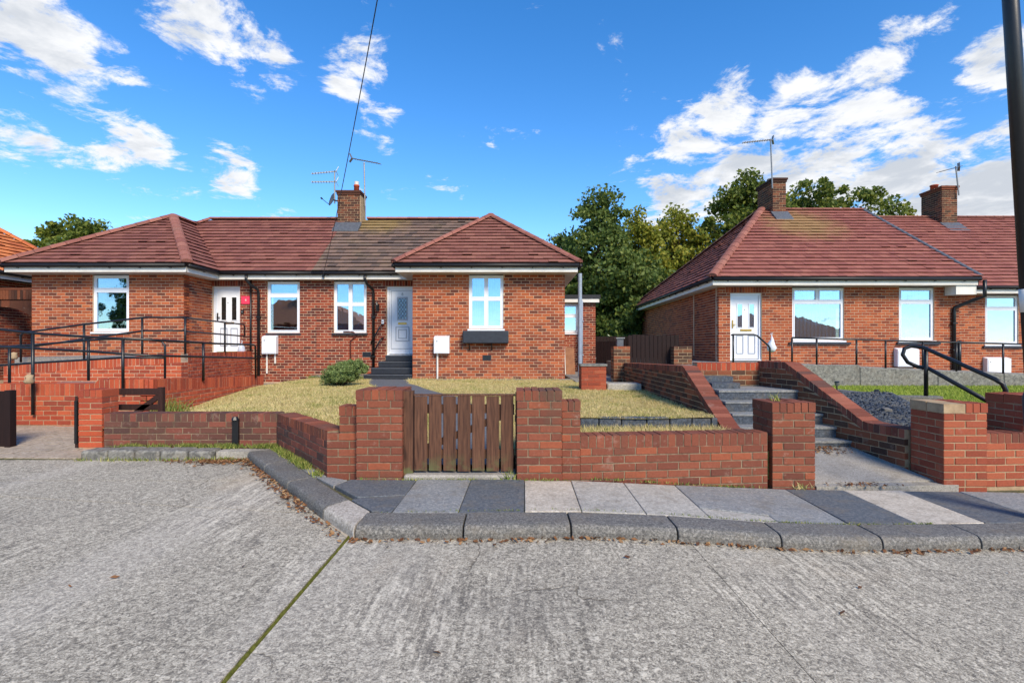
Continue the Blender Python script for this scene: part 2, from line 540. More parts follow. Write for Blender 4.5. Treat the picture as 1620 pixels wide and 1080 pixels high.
class MB:
    def __init__(self):
        self.v, self.f, self.smooth = [], [], False

    def add(self, vs, fs):
        k = len(self.v)
        self.v += [tuple(p) for p in vs]
        self.f += [tuple(i + k for i in f) for f in fs]
        return self

    def hexa(self, p):
        """eight corners: four of the bottom, counter-clockwise, then four of the top"""
        return self.add(p, [(3, 2, 1, 0), (4, 5, 6, 7), (0, 1, 5, 4), (1, 2, 6, 5), (2, 3, 7, 6), (3, 0, 4, 7)])

    def box(self, x0, x1, y0, y1, z0, z1):
        return self.hexa([(x0, y0, z0), (x1, y0, z0), (x1, y1, z0), (x0, y1, z0), (x0, y0, z1), (x1, y0, z1), (x1, y1, z1), (x0, y1, z1)])

    def bar(self, a, b, w, h, up=(0, 0, 1)):
        a, b = Vector(a), Vector(b)
        d = (b - a).normalized()
        s = d.cross(Vector(up)).normalized() * (w / 2)
        t = s.cross(d).normalized() * (h / 2)
        return self.hexa([a - s - t, a + s - t, b + s - t, b - s - t, a - s + t, a + s + t, b + s + t, b - s + t])

    def tube(self, pts, r, n=10, caps=True):
        pts = [Vector(p) for p in pts]
        rs = r if isinstance(r, (list, tuple)) else [r] * len(pts)
        k = len(self.v)
        prev = None
        for i, p in enumerate(pts):
            d = (pts[min(i + 1, len(pts) - 1)] - pts[max(i - 1, 0)]).normalized()
            ref = prev if prev is not None else (Vector((0, 0, 1)) if abs(d.z) < .9 else Vector((1, 0, 0)))
            s = d.cross(ref)
            if s.length < 1e-5:
                s = d.cross(Vector((0, 1, 0)))
            s.normalize()
            t = s.cross(d).normalized()
            prev = t
            for j in range(n):
                a = 2 * math.pi * j / n
                self.v.append(tuple(p + (s * math.cos(a) + t * math.sin(a)) * rs[i]))
        for i in range(len(pts) - 1):
            for j in range(n):
                self.f.append((k + i * n + j, k + i * n + (j + 1) % n, k + (i + 1) * n + (j + 1) % n, k + (i + 1) * n + j))
        if caps:
            self.f.append(tuple(k + j for j in reversed(range(n))))
            self.f.append(tuple(k + (len(pts) - 1) * n + j for j in range(n)))
        return self

    def prism(self, poly, z0, z1):
        """poly: plan corners (counter-clockwise); z0, z1 numbers or functions of x, y"""
        f0 = z0 if callable(z0) else (lambda x, y: z0)
        f1 = z1 if callable(z1) else (lambda x, y: z1)
        n = len(poly)
        vs = [(x, y, f0(x, y)) for x, y in poly] + [(x, y, f1(x, y)) for x, y in poly]
        fs = [tuple(reversed(range(n))), tuple(range(n, 2 * n))] + [(i, (i + 1) % n, n + (i + 1) % n, n + i) for i in range(n)]
        return self.add(vs, fs)

    def slab3(self, poly, thick):
        """planar 3-D polygon thickened downwards along its normal"""
        P = [Vector(p) for p in poly]
        nrm = (P[1] - P[0]).cross(P[2] - P[0]).normalized()
        if nrm.z < 0:
            P.reverse(); nrm = -nrm
        n = len(P)
        vs = [p - nrm * thick for p in P] + P
        fs = [tuple(reversed(range(n))), tuple(range(n, 2 * n))] + [(i, (i + 1) % n, n + (i + 1) % n, n + i) for i in range(n)]
        return self.add(vs, fs)

    def build(self, name, mat, parent=None, base=False):
        return mk(name, self.v, self.f, mat, parent, self.smooth, base)


def link(o, parent, wpos):
    col.objects.link(o)
    if parent is not None:
        o.parent = parent
        o.location = Vector(wpos) - WPOS[parent.name]
    else:
        o.location = wpos
    WPOS[o.name] = Vector(wpos)
    return o


def mk(name, verts, faces, mat, parent=None, smooth=False, base=False):
    v = np.array(verts, dtype=np.float64)
    c = (v.min(0) + v.max(0)) / 2
    if base:
        c[2] = v[:, 2].min()
    me = bpy.data.meshes.new(name)
    me.from_pydata([tuple(p) for p in (v - c)], [], faces)
    if isinstance(mat, str):
        me.materials.append(MATS[mat])
    if smooth:
        me.polygons.foreach_set('use_smooth', [True] * len(me.polygons))
    me.update()
    return link(bpy.data.objects.new(name, me), parent, c)


def mk_np(name, verts, faces, mat, parent=None, loc=(0, 0, 0)):
    """many small faces at once; verts in world space, faces an (n, k) array"""
    v = np.asarray(verts, dtype=np.float32) - np.array(loc, dtype=np.float32)
    f = np.asarray(faces, dtype=np.int32)
    me = bpy.data.meshes.new(name)
    me.vertices.add(len(v)); me.vertices.foreach_set('co', v.ravel())
    me.loops.add(f.size); me.loops.foreach_set('vertex_index', f.ravel())
    me.polygons.add(len(f)); me.polygons.foreach_set('loop_start', np.arange(len(f), dtype=np.int32) * f.shape[1])
    me.materials.append(MATS[mat])
    me.update(calc_edges=True)
    return link(bpy.data.objects.new(name, me), parent, loc)


def empty(name, loc):
    o = bpy.data.objects.new(name, None)
    o.empty_display_size = .2
    return link(o, None, loc)


def tag(o, label, cat, group=None):
    o['kind'] = 'thing'
    o['label'] = label
    o['category'] = cat
    if group:
        o['group'] = group
    return o


def struct(o, label=None):
    o['kind'] = 'structure'
    if label:
        o['label'] = label
    return o


def stuff(o, label=None, cat=None):
    o['kind'] = 'stuff'
    if label:
        o['label'] = label
    if cat:
        o['category'] = cat
    return o


def text_mesh(name, s, size, loc, mat, parent, depth=.003):
    cu = bpy.data.curves.new(name, 'FONT')
    cu.body = s; cu.size = size; cu.extrude = depth; cu.align_x = 'CENTER'; cu.align_y = 'CENTER'
    t = bpy.data.objects.new(name, cu)
    me = bpy.data.meshes.new_from_object(t)
    bpy.data.objects.remove(t)
    me.name = name
    me.materials.clear(); me.materials.append(MATS[mat])
    o = link(bpy.data.objects.new(name, me), parent, loc)
    o.rotation_euler = (R(90), 0, 0)
    return o


# ------------------------------------------------------------------ brickwork
PW, PH, JT = .234, .0838, .015
BRICK_CACHE = {}
PENDING = {}                 # thing name -> list of waiting bricks


def brick_geo(quad, proud, chamfer, depth=.05):
    """quad: four corners in the wall's (u, z), counter-clockwise from bottom left; front at -proud"""
    cu = sum(p[0] for p in quad) / 4; cz = sum(p[1] for p in quad) / 4
    vs = [(u, depth, z) for u, z in quad]
    if chamfer:
        vs += [(u, -proud + chamfer, z) for u, z in quad]
        ins = []
        for u, z in quad:
            ins.append((u - math.copysign(min(chamfer, abs(u - cu)), u - cu), -proud, z - math.copysign(min(chamfer, abs(z - cz)), z - cz)))
        vs += ins
        fs = [(0, 1, 5, 4), (1, 2, 6, 5), (2, 3, 7, 6), (3, 0, 4, 7), (4, 5, 9, 8), (5, 6, 10, 9), (6, 7, 11, 10), (7, 4, 8, 11), (8, 9, 10, 11)]
    else:
        vs += [(u, -proud, z) for u, z in quad]
        fs = [(0, 1, 5, 4), (1, 2, 6, 5), (2, 3, 7, 6), (3, 0, 4, 7), (4, 5, 6, 7)]
    return vs, fs


def lay(thing, wall, O, ang, quad, mat, near, weight=1.0, name='brick', proud=.006):
    PENDING.setdefault(thing.name, []).append((thing, wall, O, ang, quad, mat, near, weight, name, proud))


def flush_bricks(thing, limit=300):
    """the bricks that show largest become parts, the rest one piece of brickwork for each wall"""
    L = PENDING.pop(thing.name, [])
    sc = []
    for b in L:
        (_, wall, O, ang, q, mat, near, w, nm, pr) = b
        cu = sum(p[0] for p in q) / 4; cz = sum(p[1] for p in q) / 4
        c = Vector((O[0] + math.cos(ang) * cu, O[1] + math.sin(ang) * cu, O[2] + cz))
        view = Vector((0, 0, ZC)) - c
        d = view.length
        nrm = Vector((math.sin(ang), -math.cos(ang), 0))
        cosv = max(0, nrm.dot(view) / d)
        area = (q[1][0] - q[0][0]) * (q[3][1] - q[0][1])
        px = 810 * c.x / max(c.y, .1) + 812
        vis = 1 if -20 < px < 1640 else 0
        sc.append(area * cosv / d / d * w * vis + 1e-9 * random.random())
    order = sorted(range(len(L)), key=lambda i: -sc[i])
    rest = {}
    for rank, i in enumerate(order):
        (_, wall, O, ang, q, mat, near, w, nm, pr) = L[i]
        cu = sum(p[0] for p in q) / 4; cz = sum(p[1] for p in q) / 4
        lq = [(u - cu, z - cz) for u, z in q]
        c = Vector((O[0] + math.cos(ang) * cu, O[1] + math.sin(ang) * cu, O[2] + cz))
        if rank < limit and sc[i] > 1e-6:
            key = (tuple((round(u, 3), round(z, 3)) for u, z in lq), mat, near, pr)
            me = BRICK_CACHE.get(key)
            if me is None:
                vs, fs = brick_geo([k for k in key[0]], pr, .004 if near else 0)
                me = bpy.data.meshes.new(nm)
                me.from_pydata(vs, [], fs)
                me.materials.append(MATS[mat])
                BRICK_CACHE[key] = me
            o = bpy.data.objects.new(nm, me)
            j = random.uniform(-.002, .0025)
            link(o, wall, c + Vector((math.sin(ang), -math.cos(ang), 0)) * j)
            o.rotation_euler = (0, random.uniform(-.004, .004), ang)
        else:
            rest.setdefault((wall.name, mat), (wall, []))[1].append((c, ang, lq, near, pr))
    for (wn, mat), (wall, items) in rest.items():
        m = MB()
        for (c, ang, lq, near, pr) in items:
            vs, fs = brick_geo(lq, pr + random.uniform(-.002, .002), .004 if near else 0)
            ca, sa = math.cos(ang), math.sin(ang)
            m.add([(c.x + ca * x - sa * y, c.y + sa * x + ca * y, c.z + z) for x, y, z in vs], fs)
        stuff(m.build('brickwork', mat, wall))


def sub_intervals(a, b, cuts):
    segs = [(a, b)]
    for (c, d) in cuts:
        out = []
        for (s, e) in segs:
            if d <= s or c >= e:
                out.append((s, e))
            else:
                if c > s: out.append((s, c))
                if d < e: out.append((d, e))
        segs = out
    return segs


def courses(thing, wall, p0, p1, z0, z1, mat, holes=(), soldiers=(), near=False, top=None, bot=None, weight=1.0, ph=PH, pw=PW, first=0, wfun=None, proud=.006):
    """lay stretcher courses on the face from plan point p0 to p1 (outside on the right-hand side of the way)"""
    dx, dy = p1[0] - p0[0], p1[1] - p0[1]
    Lg = math.hypot(dx, dy)
    ang = math.atan2(dy, dx)
    O = (p0[0], p0[1], 0)
    JT = .011 if near else .015
    nrow = int(math.ceil((z1 - z0) / ph - .25))
    for r in range(nrow):
        a, b = z0 + r * ph, min(z0 + (r + 1) * ph, z1)
        zm = (a + b) / 2
        cuts = [(h[0], h[1]) for h in list(holes) + list(soldiers) if h[2] - .01 < zm < h[3] + .01]
        off = (((r + first) % 2) * .5) * pw
        edges = [0.0]
        u = off if off > 1e-6 else pw
        while u < Lg - .02:
            edges.append(u); u += pw
        edges.append(Lg)
        for s, e in zip(edges[:-1], edges[1:]):
            for (s2, e2) in sub_intervals(s, e, cuts):
                s3 = s2 + (JT / 2 if s2 > 1e-6 else 0); e3 = e2 - (JT / 2 if e2 < Lg - 1e-6 else 0)
                if e3 - s3 < .025:
                    continue
                q = [(s3, a + JT / 2), (e3, a + JT / 2), (e3, b - JT / 2), (s3, b - JT / 2)]
                if bot is not None and bot(.5 * (s3 + e3)) > b:
                    continue
                if top is not None:
                    ts, te = top(s3), top(e3)
                    if min(ts, te) < a + .015:
                        if max(ts, te) < a + .02:
                            continue
                    q = [q[0], q[1], (e3, max(a + .008, min(b - JT / 2, te))), (s3, max(a + .008, min(b - JT / 2, ts)))]
                w = weight if wfun is None else weight * wfun(.5 * (s3 + e3), zm)
                lay(thing, wall, O, ang, q, mat, near, w, proud=proud)
    for (u0, u1, a, b) in soldiers:
        n = max(1, int(round((u1 - u0) / .082)))
        for i in range(n):
            s = u0 + (u1 - u0) * i / n + .005; e = u0 + (u1 - u0) * (i + 1) / n - .005
            lay(thing, wall, O, ang, [(s, a + .005), (e, a + .005), (e, b - .005), (s, b - .005)], mat, near, weight, proud=proud)


def wall_body(name, p0, p1, z0, z1, thick, mat, parent, holes=()):
    """mortar-coloured wall with real openings, front face on p0-p1"""
    dx, dy = p1[0] - p0[0], p1[1] - p0[1]
    Lg = math.hypot(dx, dy)
    ux, uy = dx / Lg, dy / Lg
    nx, ny = -uy, ux                       # inwards
    us = sorted({0.0, Lg, *[h[0] for h in holes], *[h[1] for h in holes]})
    zs = sorted({z0, z1, *[h[2] for h in holes], *[h[3] for h in holes]})
    us = [u for u in us if -1e-6 <= u <= Lg + 1e-6]; zs = [z for z in zs if z0 - 1e-6 <= z <= z1 + 1e-6]
    solid = lambda i, j: not any(h[0] < (us[i] + us[i + 1]) / 2 < h[1] and h[2] < (zs[j] + zs[j + 1]) / 2 < h[3] for h in holes)
    m = MB()
    P = lambda u, t, z: (p0[0] + ux * u + nx * t, p0[1] + uy * u + ny * t, z)
    nu, nz = len(us) - 1, len(zs) - 1
    for i in range(nu):
        for j in range(nz):
            if not solid(i, j):
                continue
            a, b, c, d = us[i], us[i + 1], zs[j], zs[j + 1]
            m.add([P(a, 0, c), P(b, 0, c), P(b, 0, d), P(a, 0, d)], [(0, 1, 2, 3)])
            m.add([P(a, thick, c), P(b, thick, c), P(b, thick, d), P(a, thick, d)], [(3, 2, 1, 0)])
            if i == 0 or not solid(i - 1, j): m.add([P(a, 0, c), P(a, thick, c), P(a, thick, d), P(a, 0, d)], [(3, 2, 1, 0)])
            if i == nu - 1 or not solid(i + 1, j): m.add([P(b, 0, c), P(b, thick, c), P(b, thick, d), P(b, 0, d)], [(0, 1, 2, 3)])
            if j == 0 or not solid(i, j - 1): m.add([P(a, 0, c), P(b, 0, c), P(b, thick, c), P(a, thick, c)], [(3, 2, 1, 0)])
            if j == nz - 1 or not solid(i, j + 1): m.add([P(a, 0, d), P(b, 0, d), P(b, thick, d), P(a, thick, d)], [(0, 1, 2, 3)])
    return m.build(name, mat, parent)


# ------------------------------------------------------------------ roofs
TILES = {}


def tiles(thing, roof, poly, eave, mat, gauge=.236, tw=.262, weight=1.0):
    A, B = Vector(eave[0]), Vector(eave[1])
    U = (B - A).normalized()
    P = [Vector(p) for p in poly]
    nrm = None
    for i in range(len(P)):
        n_ = (P[(i + 1) % len(P)] - P[i]).cross(P[(i + 2) % len(P)] - P[i])
        if n_.length > 1e-3:
            nrm = n_.normalized(); break
    if nrm.z < 0:
        nrm = -nrm
    V = nrm.cross(U).normalized()
    if V.z < 0:
        V = -V
    uv = [((p - A).dot(U), (p - A).dot(V)) for p in P]
    vmax = max(v for _, v in uv)

    def rng_at(v):
        xs = []
        n = len(uv)
        for i in range(n):
            (u0, v0), (u1, v1) = uv[i], uv[(i + 1) % n]
            if abs(v1 - v0) < 1e-9:
                if abs(v - v0) < 1e-6: xs += [u0, u1]
            elif min(v0, v1) - 1e-9 <= v <= max(v0, v1) + 1e-9:
                xs.append(u0 + (u1 - u0) * (v - v0) / (v1 - v0))
        return (min(xs), max(xs)) if xs else None

    rows = int(math.ceil(vmax / gauge))
    umin = min(u for u, _ in uv); umax = max(u for u, _ in uv)
    for r in range(rows):
        v0, v1 = r * gauge, min((r + 1) * gauge, vmax - 1e-4)
        if v1 - v0 < .02: continue
        r0, r1 = rng_at(v0 + 1e-4), rng_at(v1)
        if not r0 or not r1: continue
        u = umin - (tw * .5 if r % 2 else 0)
        while u < umax:
            a, b = u + .0015, u + tw - .0015
            u += tw
            c = [min(max(a, r0[0]), r0[1]), min(max(b, r0[0]), r0[1]), min(max(b, r1[0]), r1[1]), min(max(a, r1[0]), r1[1])]
            if c[1] - c[0] < .015 and c[2] - c[3] < .015: continue
            lift = random.uniform(-.006, .008) + (.014 if random.random() < .03 else 0)
            low, high = .058 + lift, .012
            drop = .012
            pts = [A + U * c[0] + V * (v0 - drop) + nrm * low, A + U * c[1] + V * (v0 - drop) + nrm * low, A + U * c[2] + V * (v1 + .02) + nrm * high, A + U * c[3] + V * (v1 + .02) + nrm * high]
            bt = [p - nrm * .02 for p in pts]
            ctr = sum(pts, Vector()) / 4
            d = (ctr - Vector((0, 0, ZC)))
            s = (c[1] - c[0]) * (v1 - v0) * max(0, nrm.dot(-d.normalized()) + .02) / d.length_squared * weight
            px = 810 * ctr.x / max(ctr.y, .1) + 812
            if not -20 < px < 1640: s = 0
            TILES.setdefault(thing.name, []).append((s, roof, bt + pts, mat))


def flush_tiles(thing, limit=300):
    L = TILES.pop(thing.name, [])
    L.sort(key=lambda t: -t[0])
    rest = {}
    F = [(4, 5, 6, 7), (0, 1, 5, 4), (1, 2, 6, 5), (3, 0, 4, 7), (3, 2, 1, 0), (2, 3, 7, 6)]
    for i, (s, roof, p, mat) in enumerate(L):
        if i < limit and s > 1e-6:
            mk('roof_tile', p, F, mat, roof)
        else:
            rest.setdefault((roof.name, mat), (roof, MB()))[1].add(p, F)
    for (rn, mat), (roof, m) in rest.items():
        stuff(m.build('tiling', mat, roof))


def caps(roof, p, q, mat='ridge_red', r=.115, seg=.36, name='ridge_tile'):
    p, q = Vector(p), Vector(q)
    n = max(1, int(round((q - p).length / seg)))
    d = (q - p).normalized()
    s = d.cross(Vector((0, 0, 1))).normalized()
    t = s.cross(d).normalized()
    for i in range(n):
        a = p + (q - p) * (i / n); b = p + (q - p) * ((i + 1) / n) - d * .008
        m = MB()
        ring = []
        for k, (pt, rr) in enumerate(((a, r), (b, r * .93))):
            for j in range(7):
                th = math.pi * (j / 6)
                ring.append(pt + s * math.cos(th) * rr * 1.15 + t * (math.sin(th) * rr * .75 - .005))
        m.add(ring, [(j + 1, j, 7 + j, 8 + j) for j in range(6)] + [tuple(range(7)), tuple(reversed(range(7, 14)))])
        m.build(name, mat, roof)


def chimney(house, x0, x1, y0, y1, z0, z1, label=None, pots=()):
    m = MB().box(x0, x1, y0, y1, z0, z1)
    st = m.build('chimney', 'mortar_pale', house)
    fa = [((x0, y0), (x1, y0)), ((x1, y0), (x1, y1)), ((x0, y1), (x0, y0)), ((x1, y1), (x0, y1))]
    for (a, b) in fa:
        courses(house, st, a, b, z0, z1 - .14, 'soot_brick', weight=.0)
    mm = MB()
    for k, o in ((0, .03), (1, .055)):
        mm.box(x0 - o, x1 + o, y0 - o, y1 + o, z1 - .14 + k * .075, z1 - .07 + k * .075)
    mm.build('chimney_cap', 'soot_brick', st)
    for (px, py, r, h, mt) in pots:
        p = MB(); p.smooth = True
        p.tube([(px, py, z1), (px, py, z1 + h * .8), (px, py, z1 + h * .82), (px, py, z1 + h)], [r, r * .88, r * 1.05, r * 1.02], 14)
        p.build('chimney_pot', mt, st)
    return st


# ------------------------------------------------------------------ windows, doors
def window(house, x0, x1, z0, z1, yf, style='casement', blind=None, sill='white_upvc', sill_d=.05):
    """white frame in an opening that faces the street; panes behind it"""
    f = .055
    y0, y1 = yf + .035, yf + .10
    m = MB()
    m.box(x0, x0 + f, y0, y1, z0, z1); m.box(x1 - f, x1, y0, y1, z0, z1)
    m.box(x0 + f, x1 - f, y0, y1, z0, z0 + f); m.box(x0 + f, x1 - f, y0, y1, z1 - f, z1)
    cells = []
    ix0, ix1, iz0, iz1 = x0 + f, x1 - f, z0 + f, z1 - f
    if style == 'cross':
        xm, zm = (x0 + x1) / 2, z0 + (z1 - z0) * .56
        m.box(xm - .028, xm + .028, y0 - .002, y1 - .002, iz0, zm - .028); m.box(xm - .028, xm + .028, y0 - .002, y1 - .002, zm + .028, iz1)
        m.box(ix0, ix1, y0 - .004, y1 - .004, zm - .028, zm + .028)
        cells = [(ix0, xm - .028, iz0, zm - .028), (xm + .028, ix1, iz0, zm - .028), (ix0, xm - .028, zm + .028, iz1), (xm + .028, ix1, zm + .028, iz1)]
    else:
        zm = z1 - .42
        m.box(ix0, ix1, y0 - .004, y1 - .004, zm - .035, zm + .035)
        tops = [(ix0, ix1)]
        if style == 'double':
            xm = (x0 + x1) / 2
            m.box(xm - .035, xm + .035, y0 - .002, y1 - .002, zm + .035, iz1)
            tops = [(ix0, xm - .035), (xm + .035, ix1)]
        cells = [(ix0, ix1, iz0, zm - .035)] + [(a, b, zm + .035, iz1) for a, b in tops]
    w = m.build('window', 'white_upvc', house)
    for (a, b, c, d) in cells:
        s = MB(); k = .03; yy = y0 - .012        # the sash round each pane
        s.box(a + .002, a + k, yy, y1 - .02, c + .002, d - .002); s.box(b - k, b - .002, yy, y1 - .02, c + .002, d - .002)
        s.box(a + k, b - k, yy, y1 - .02, c + .002, c + k); s.box(a + k, b - k, yy, y1 - .02, d - k, d - .002)
        s.build('sash', 'white_upvc', w)
        MB().box(a + k, b - k, y0 + .018, y0 + .026, c + k, d - k).build('pane', 'window_glass', w)
    if blind == 'vertical':
        n = int((x1 - x0 - .2) / .105)
        for i in range(n):
            xx = x0 + .1 + (x1 - x0 - .2) * (i + .5) / n
            MB().bar((xx, yf + .2, z0 + .1), (xx, yf + .2, z1 - .1), .062, .004, up=(.35, 1, 0)).build('blind_slat', 'curtain', w)
    elif blind == 'net':
        m = MB()
        n = 46
        vs = []
        for i in range(n + 1):
            xx = x0 + .04 + (x1 - x0 - .08) * i / n
            yy = yf + .19 + .012 * math.sin(i * 1.9)
            vs += [(xx, yy, z0 + .05), (xx, yy, z1 - .05)]
        m.add(vs, [(2 * i, 2 * i + 2, 2 * i + 3, 2 * i + 1) for i in range(n)])
        m.build('curtain', 'curtain', w)
    MB().box(x0 - .05, x1 + .05, yf + .5, yf + .54, z0 - .05, z1 + .02).build('dark_room_board', 'room_dark', w)  # near-black board standing in for the unlit room behind the panes
    if sill:
        sm = MB()
        sm.hexa([(x0 - .04, yf - sill_d, z0 - .06), (x1 + .04, yf - sill_d, z0 - .06), (x1 + .04, yf + .09, z0 - .06), (x0 - .04, yf + .09, z0 - .06),
                 (x0 - .04, yf - sill_d, z0 - .02), (x1 + .04, yf - sill_d, z0 - .02), (x1 + .04, yf + .09, z0 - .003), (x0 - .04, yf + .09, z0 - .003)])
        sm.build('sill', sill, w)
    return w


def panel_ring(m, a, b, c, d, y, w=.02, t=.018):
    m.box(a, a + w, y - t, y, c, d); m.box(b - w, b, y - t, y, c, d)
    m.box(a + w, b - w, y - t, y, c, c + w); m.box(a + w, b - w, y - t, y, d - w, d)


def door(house, x0, x1, z0, z1, yf, style):
    f = .06
    ys = yf + .06
    d = MB().box(x0 + f, x1 - f, ys, ys + .045, z0 + .02, z1 - f).build('door', 'white_upvc', house)
    m = MB()
    m.box(x0, x0 + f - .002, yf + .02, yf + .11, z0, z1); m.box(x1 - f + .002, x1, yf + .02, yf + .11, z0, z1)
    # head of the frame with a shallow arch
    n = 8
    for i in range(n):
        a = x0 + f + (x1 - x0 - 2 * f) * i / n; b = x0 + f + (x1 - x0 - 2 * f) * (i + 1) / n
        m.box(a, b, yf + .02, yf + .11, z1 - f, z1 + .035 * math.sin(math.pi * (i + .5) / n))
    m.box(x0 - .01, x1 + .01, yf - .02, yf + .11, z0 - .03, z0)
    m.build('door_frame', 'white_upvc', d)
    w = x1 - x0
    if style == 'leaded':
        cx = (x0 + x1) / 2 + .02
        MB().box(cx - .125, cx + .125, ys - .012, ys, z0 + 1.1, z1 - .36).build('door_glass', 'leaded_glass', d)
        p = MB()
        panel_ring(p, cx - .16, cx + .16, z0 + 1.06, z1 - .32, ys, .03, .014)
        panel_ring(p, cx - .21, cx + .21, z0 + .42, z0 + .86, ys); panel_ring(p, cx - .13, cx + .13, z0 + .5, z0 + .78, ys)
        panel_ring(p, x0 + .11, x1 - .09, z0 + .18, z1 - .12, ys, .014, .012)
        p.build('door_panel', 'bead_shade_grey', d)
        letter = (cx - .13, cx + .13, z0 + .93)
        text_mesh('door_number', '8', .12, (cx, ys - .004, z1 - .24), 'steel', d)
    else:
        g0, g1 = x0 + w * .28, x0 + w * .66
        for g in (g0, g1):
            MB().box(g - .01, g + .13, ys - .008, ys, z0 + .98, z1 - .33).build('door_glass', 'glass_dark' if style == 'dark' else 'window_glass', d)
            p = MB(); panel_ring(p, g - .035, g + .155, z0 + .955, z1 - .305, ys, .025, .012); p.build('glazing_bead', 'white_upvc', d)
            p = MB(); panel_ring(p, g - .05, g + .17, z0 + .18, z0 + .74, ys); p.build('door_panel', 'bead_shade_grey', d)
        letter = (x0 + w * .36, x0 + w * .72, z0 + .86)
        MB().box((x0 + x1) / 2 - .012, (x0 + x1) / 2 + .012, ys - .01, ys, z0 + 1.5, z0 + 1.524).build('spyhole', 'steel', d)
        h = MB(); h.box(x0 + f + .03, x0 + f + .06, ys - .03, ys, z0 + .95, z0 + 1.2); h.box(x0 + f + .03, x0 + f + .13, ys - .05, ys - .031, z0 + 1.05, z0 + 1.075)
        h.build('door_handle', 'black_metal' if style == 'dark' else 'brass', d)
    MB().box(letter[0], letter[1], ys - .014, ys, letter[2], letter[2] + .06).build('letterbox', 'brass', d)
    return d


def pipe_run(house, pts, r=.036, name='downpipe', mat='black_metal', clips=()):
    m = MB(); m.smooth = True
    m.tube(pts, r, 10)
    p = m.build(name, mat, house)
    for z in clips:
        x, y = pts[-1][0], pts[-1][1]
        MB().box(x - r - .02, x + r + .02, y - r - .006, y + .06, z, z + .04).build('pipe_clip', mat, p)
    return p


def meter_box(x0, x1, z0, z1, yf, label, pipes=(), zg=.4):
    t = empty('meter_box', ((x0 + x1) / 2, yf, z0))
    tag(t, label, 'meter box', 'white meter boxes on the walls')
    MB().hexa([(x0, yf - .17, z0), (x1, yf - .17, z0), (x1, yf - .009, z0), (x0, yf - .009, z0), (x0, yf - .17, z1 - .05), (x1, yf - .17, z1 - .05), (x1, yf - .009, z1), (x0, yf - .009, z1)]).build('box_body', 'white_upvc', t)
    d = MB().box(x0 + .025, x1 - .025, yf - .182, yf - .1705, z0 + .025, z1 - .08).build('box_door', 'white_upvc', t)
    MB().box(x0 + .07, x0 + .10, yf - .188, yf - .1825, z1 - .17, z1 - .14).build('box_lock', 'steel', d)
    for (px, pz) in pipes:
        MB().tube([(px, yf - .05, z0), (px, yf - .05, pz)], .025, 8).build('meter_pipe', 'white_paint', t)
    return t


def snap(z, base, ph=PH):
    return base + round((z - base) / ph) * ph


smoothstep = lambda a, b, x: (lambda t: t * t * (3 - 2 * t))(min(1, max(0, (x - a) / (b - a))))


def gd(x):
    """the street falls to the right"""
    return -.16 * smoothstep(.3, 2.9, x) - .012 * max(0, x - 2.9)


# ================================================================== THE SETTING
def sheet(name, poly, zf, mat, thick=.1, parent=None):
    return MB().prism(poly, (lambda x, y: (zf(x, y) if callable(zf) else zf) - thick), zf).build(name, mat, parent)


struct(MB().box(-900, 900, 22.9, 1800, -1.0, .36).build('ground', 'lawn_green'), 'grassy ground behind the bungalows')
struct(MB().box(-900, 900, -900, 22.9, -1.4, -.62).build('subsoil', 'soil'), 'earth under the street and gardens')


def grid_sheet(name, x0, x1, y0, y1, nx, ny, zf, mat, parent=None):
    m = MB()
    for j in range(ny + 1):
        for i in range(nx + 1):
            x = x0 + (x1 - x0) * i / nx; y = y0 + (y1 - y0) * j / ny
            m.v.append((x, y, zf(x, y)))
    for j in range(ny):
        for i in range(nx):
            a = j * (nx + 1) + i
            m.f.append((a, a + 1, a + nx + 2, a + nx + 1))
    m.smooth = True
    return m.build(name, mat, parent)


# road: cast concrete bays on a dirt bed, a gap between bays
road = struct(grid_sheet('road', -60, 60, -40, 8.7, 240, 8, lambda x, y: gd(x) - .135, 'joint_dirt'), 'grey concrete road in cast bays')
RZ = lambda x, y: gd(x) - .10


def bay(poly, nx=1):
    """a road bay; subdivided across x so that it follows the fall"""
    m = MB()
    m.prism(poly, lambda x, y: RZ(x, y) - .03, RZ)
    return m.build('road_bay', 'road_concrete', road)


grid_sheet('road_bay', -1.214, 1.328, -40, 4.2, 24, 2, RZ, 'road_concrete', road)
grid_sheet('road_bay', 1.332, 5.2, -40, 4.6, 24, 2, RZ, 'road_concrete', road)
grid_sheet('road_bay', 5.215, 60, -40, 5.6, 60, 2, RZ, 'road_concrete', road)
bay([(-60, -40), (-1.244, -40), (-1.244, 3.93), (-1.62, 4.34), (-4.9, 4.86), (-60, 4.9)])
bay([(-60, 4.912), (-4.9, 4.872), (-1.632, 4.352), (-2.02, 4.85), (-2.5, 5.42), (-60, 5.6)])
bay([(-60, 5.612), (-2.51, 5.432), (-3.42, 6.52), (-3.7, 6.56), (-5.6, 6.42), (-60, 6.42)])
# gutter channel beside the kerb
m = MB().prism([(-1.238, 3.93), (-1.24, 3.80), (-3.33, 6.43), (-3.42, 6.52)], lambda x, y: -.14, lambda x, y: -.095)
m.build('gutter_channel', 'channel', road)
# moss in the long joint
m = MB(); pts = []
y = -3.0
k = 0
while y < 3.9:
    w = .011 + .014 * random.random() ** 2
    pts.append((y, w, -.098 + .010 * random.random())); y += .035
for (y, w, z), (y2, w2, z2) in zip(pts[:-1], pts[1:]):
    m.add([(-1.23 - w, y, -.112), (-1.23, y, z), (-1.23 + w, y, -.112), (-1.23 - w2, y2, -.112), (-1.23, y2, z2), (-1.23 + w2, y2, -.112)], [(0, 1, 4, 3), (1, 2, 5, 4)])
m.build('joint_moss', 'moss', road)

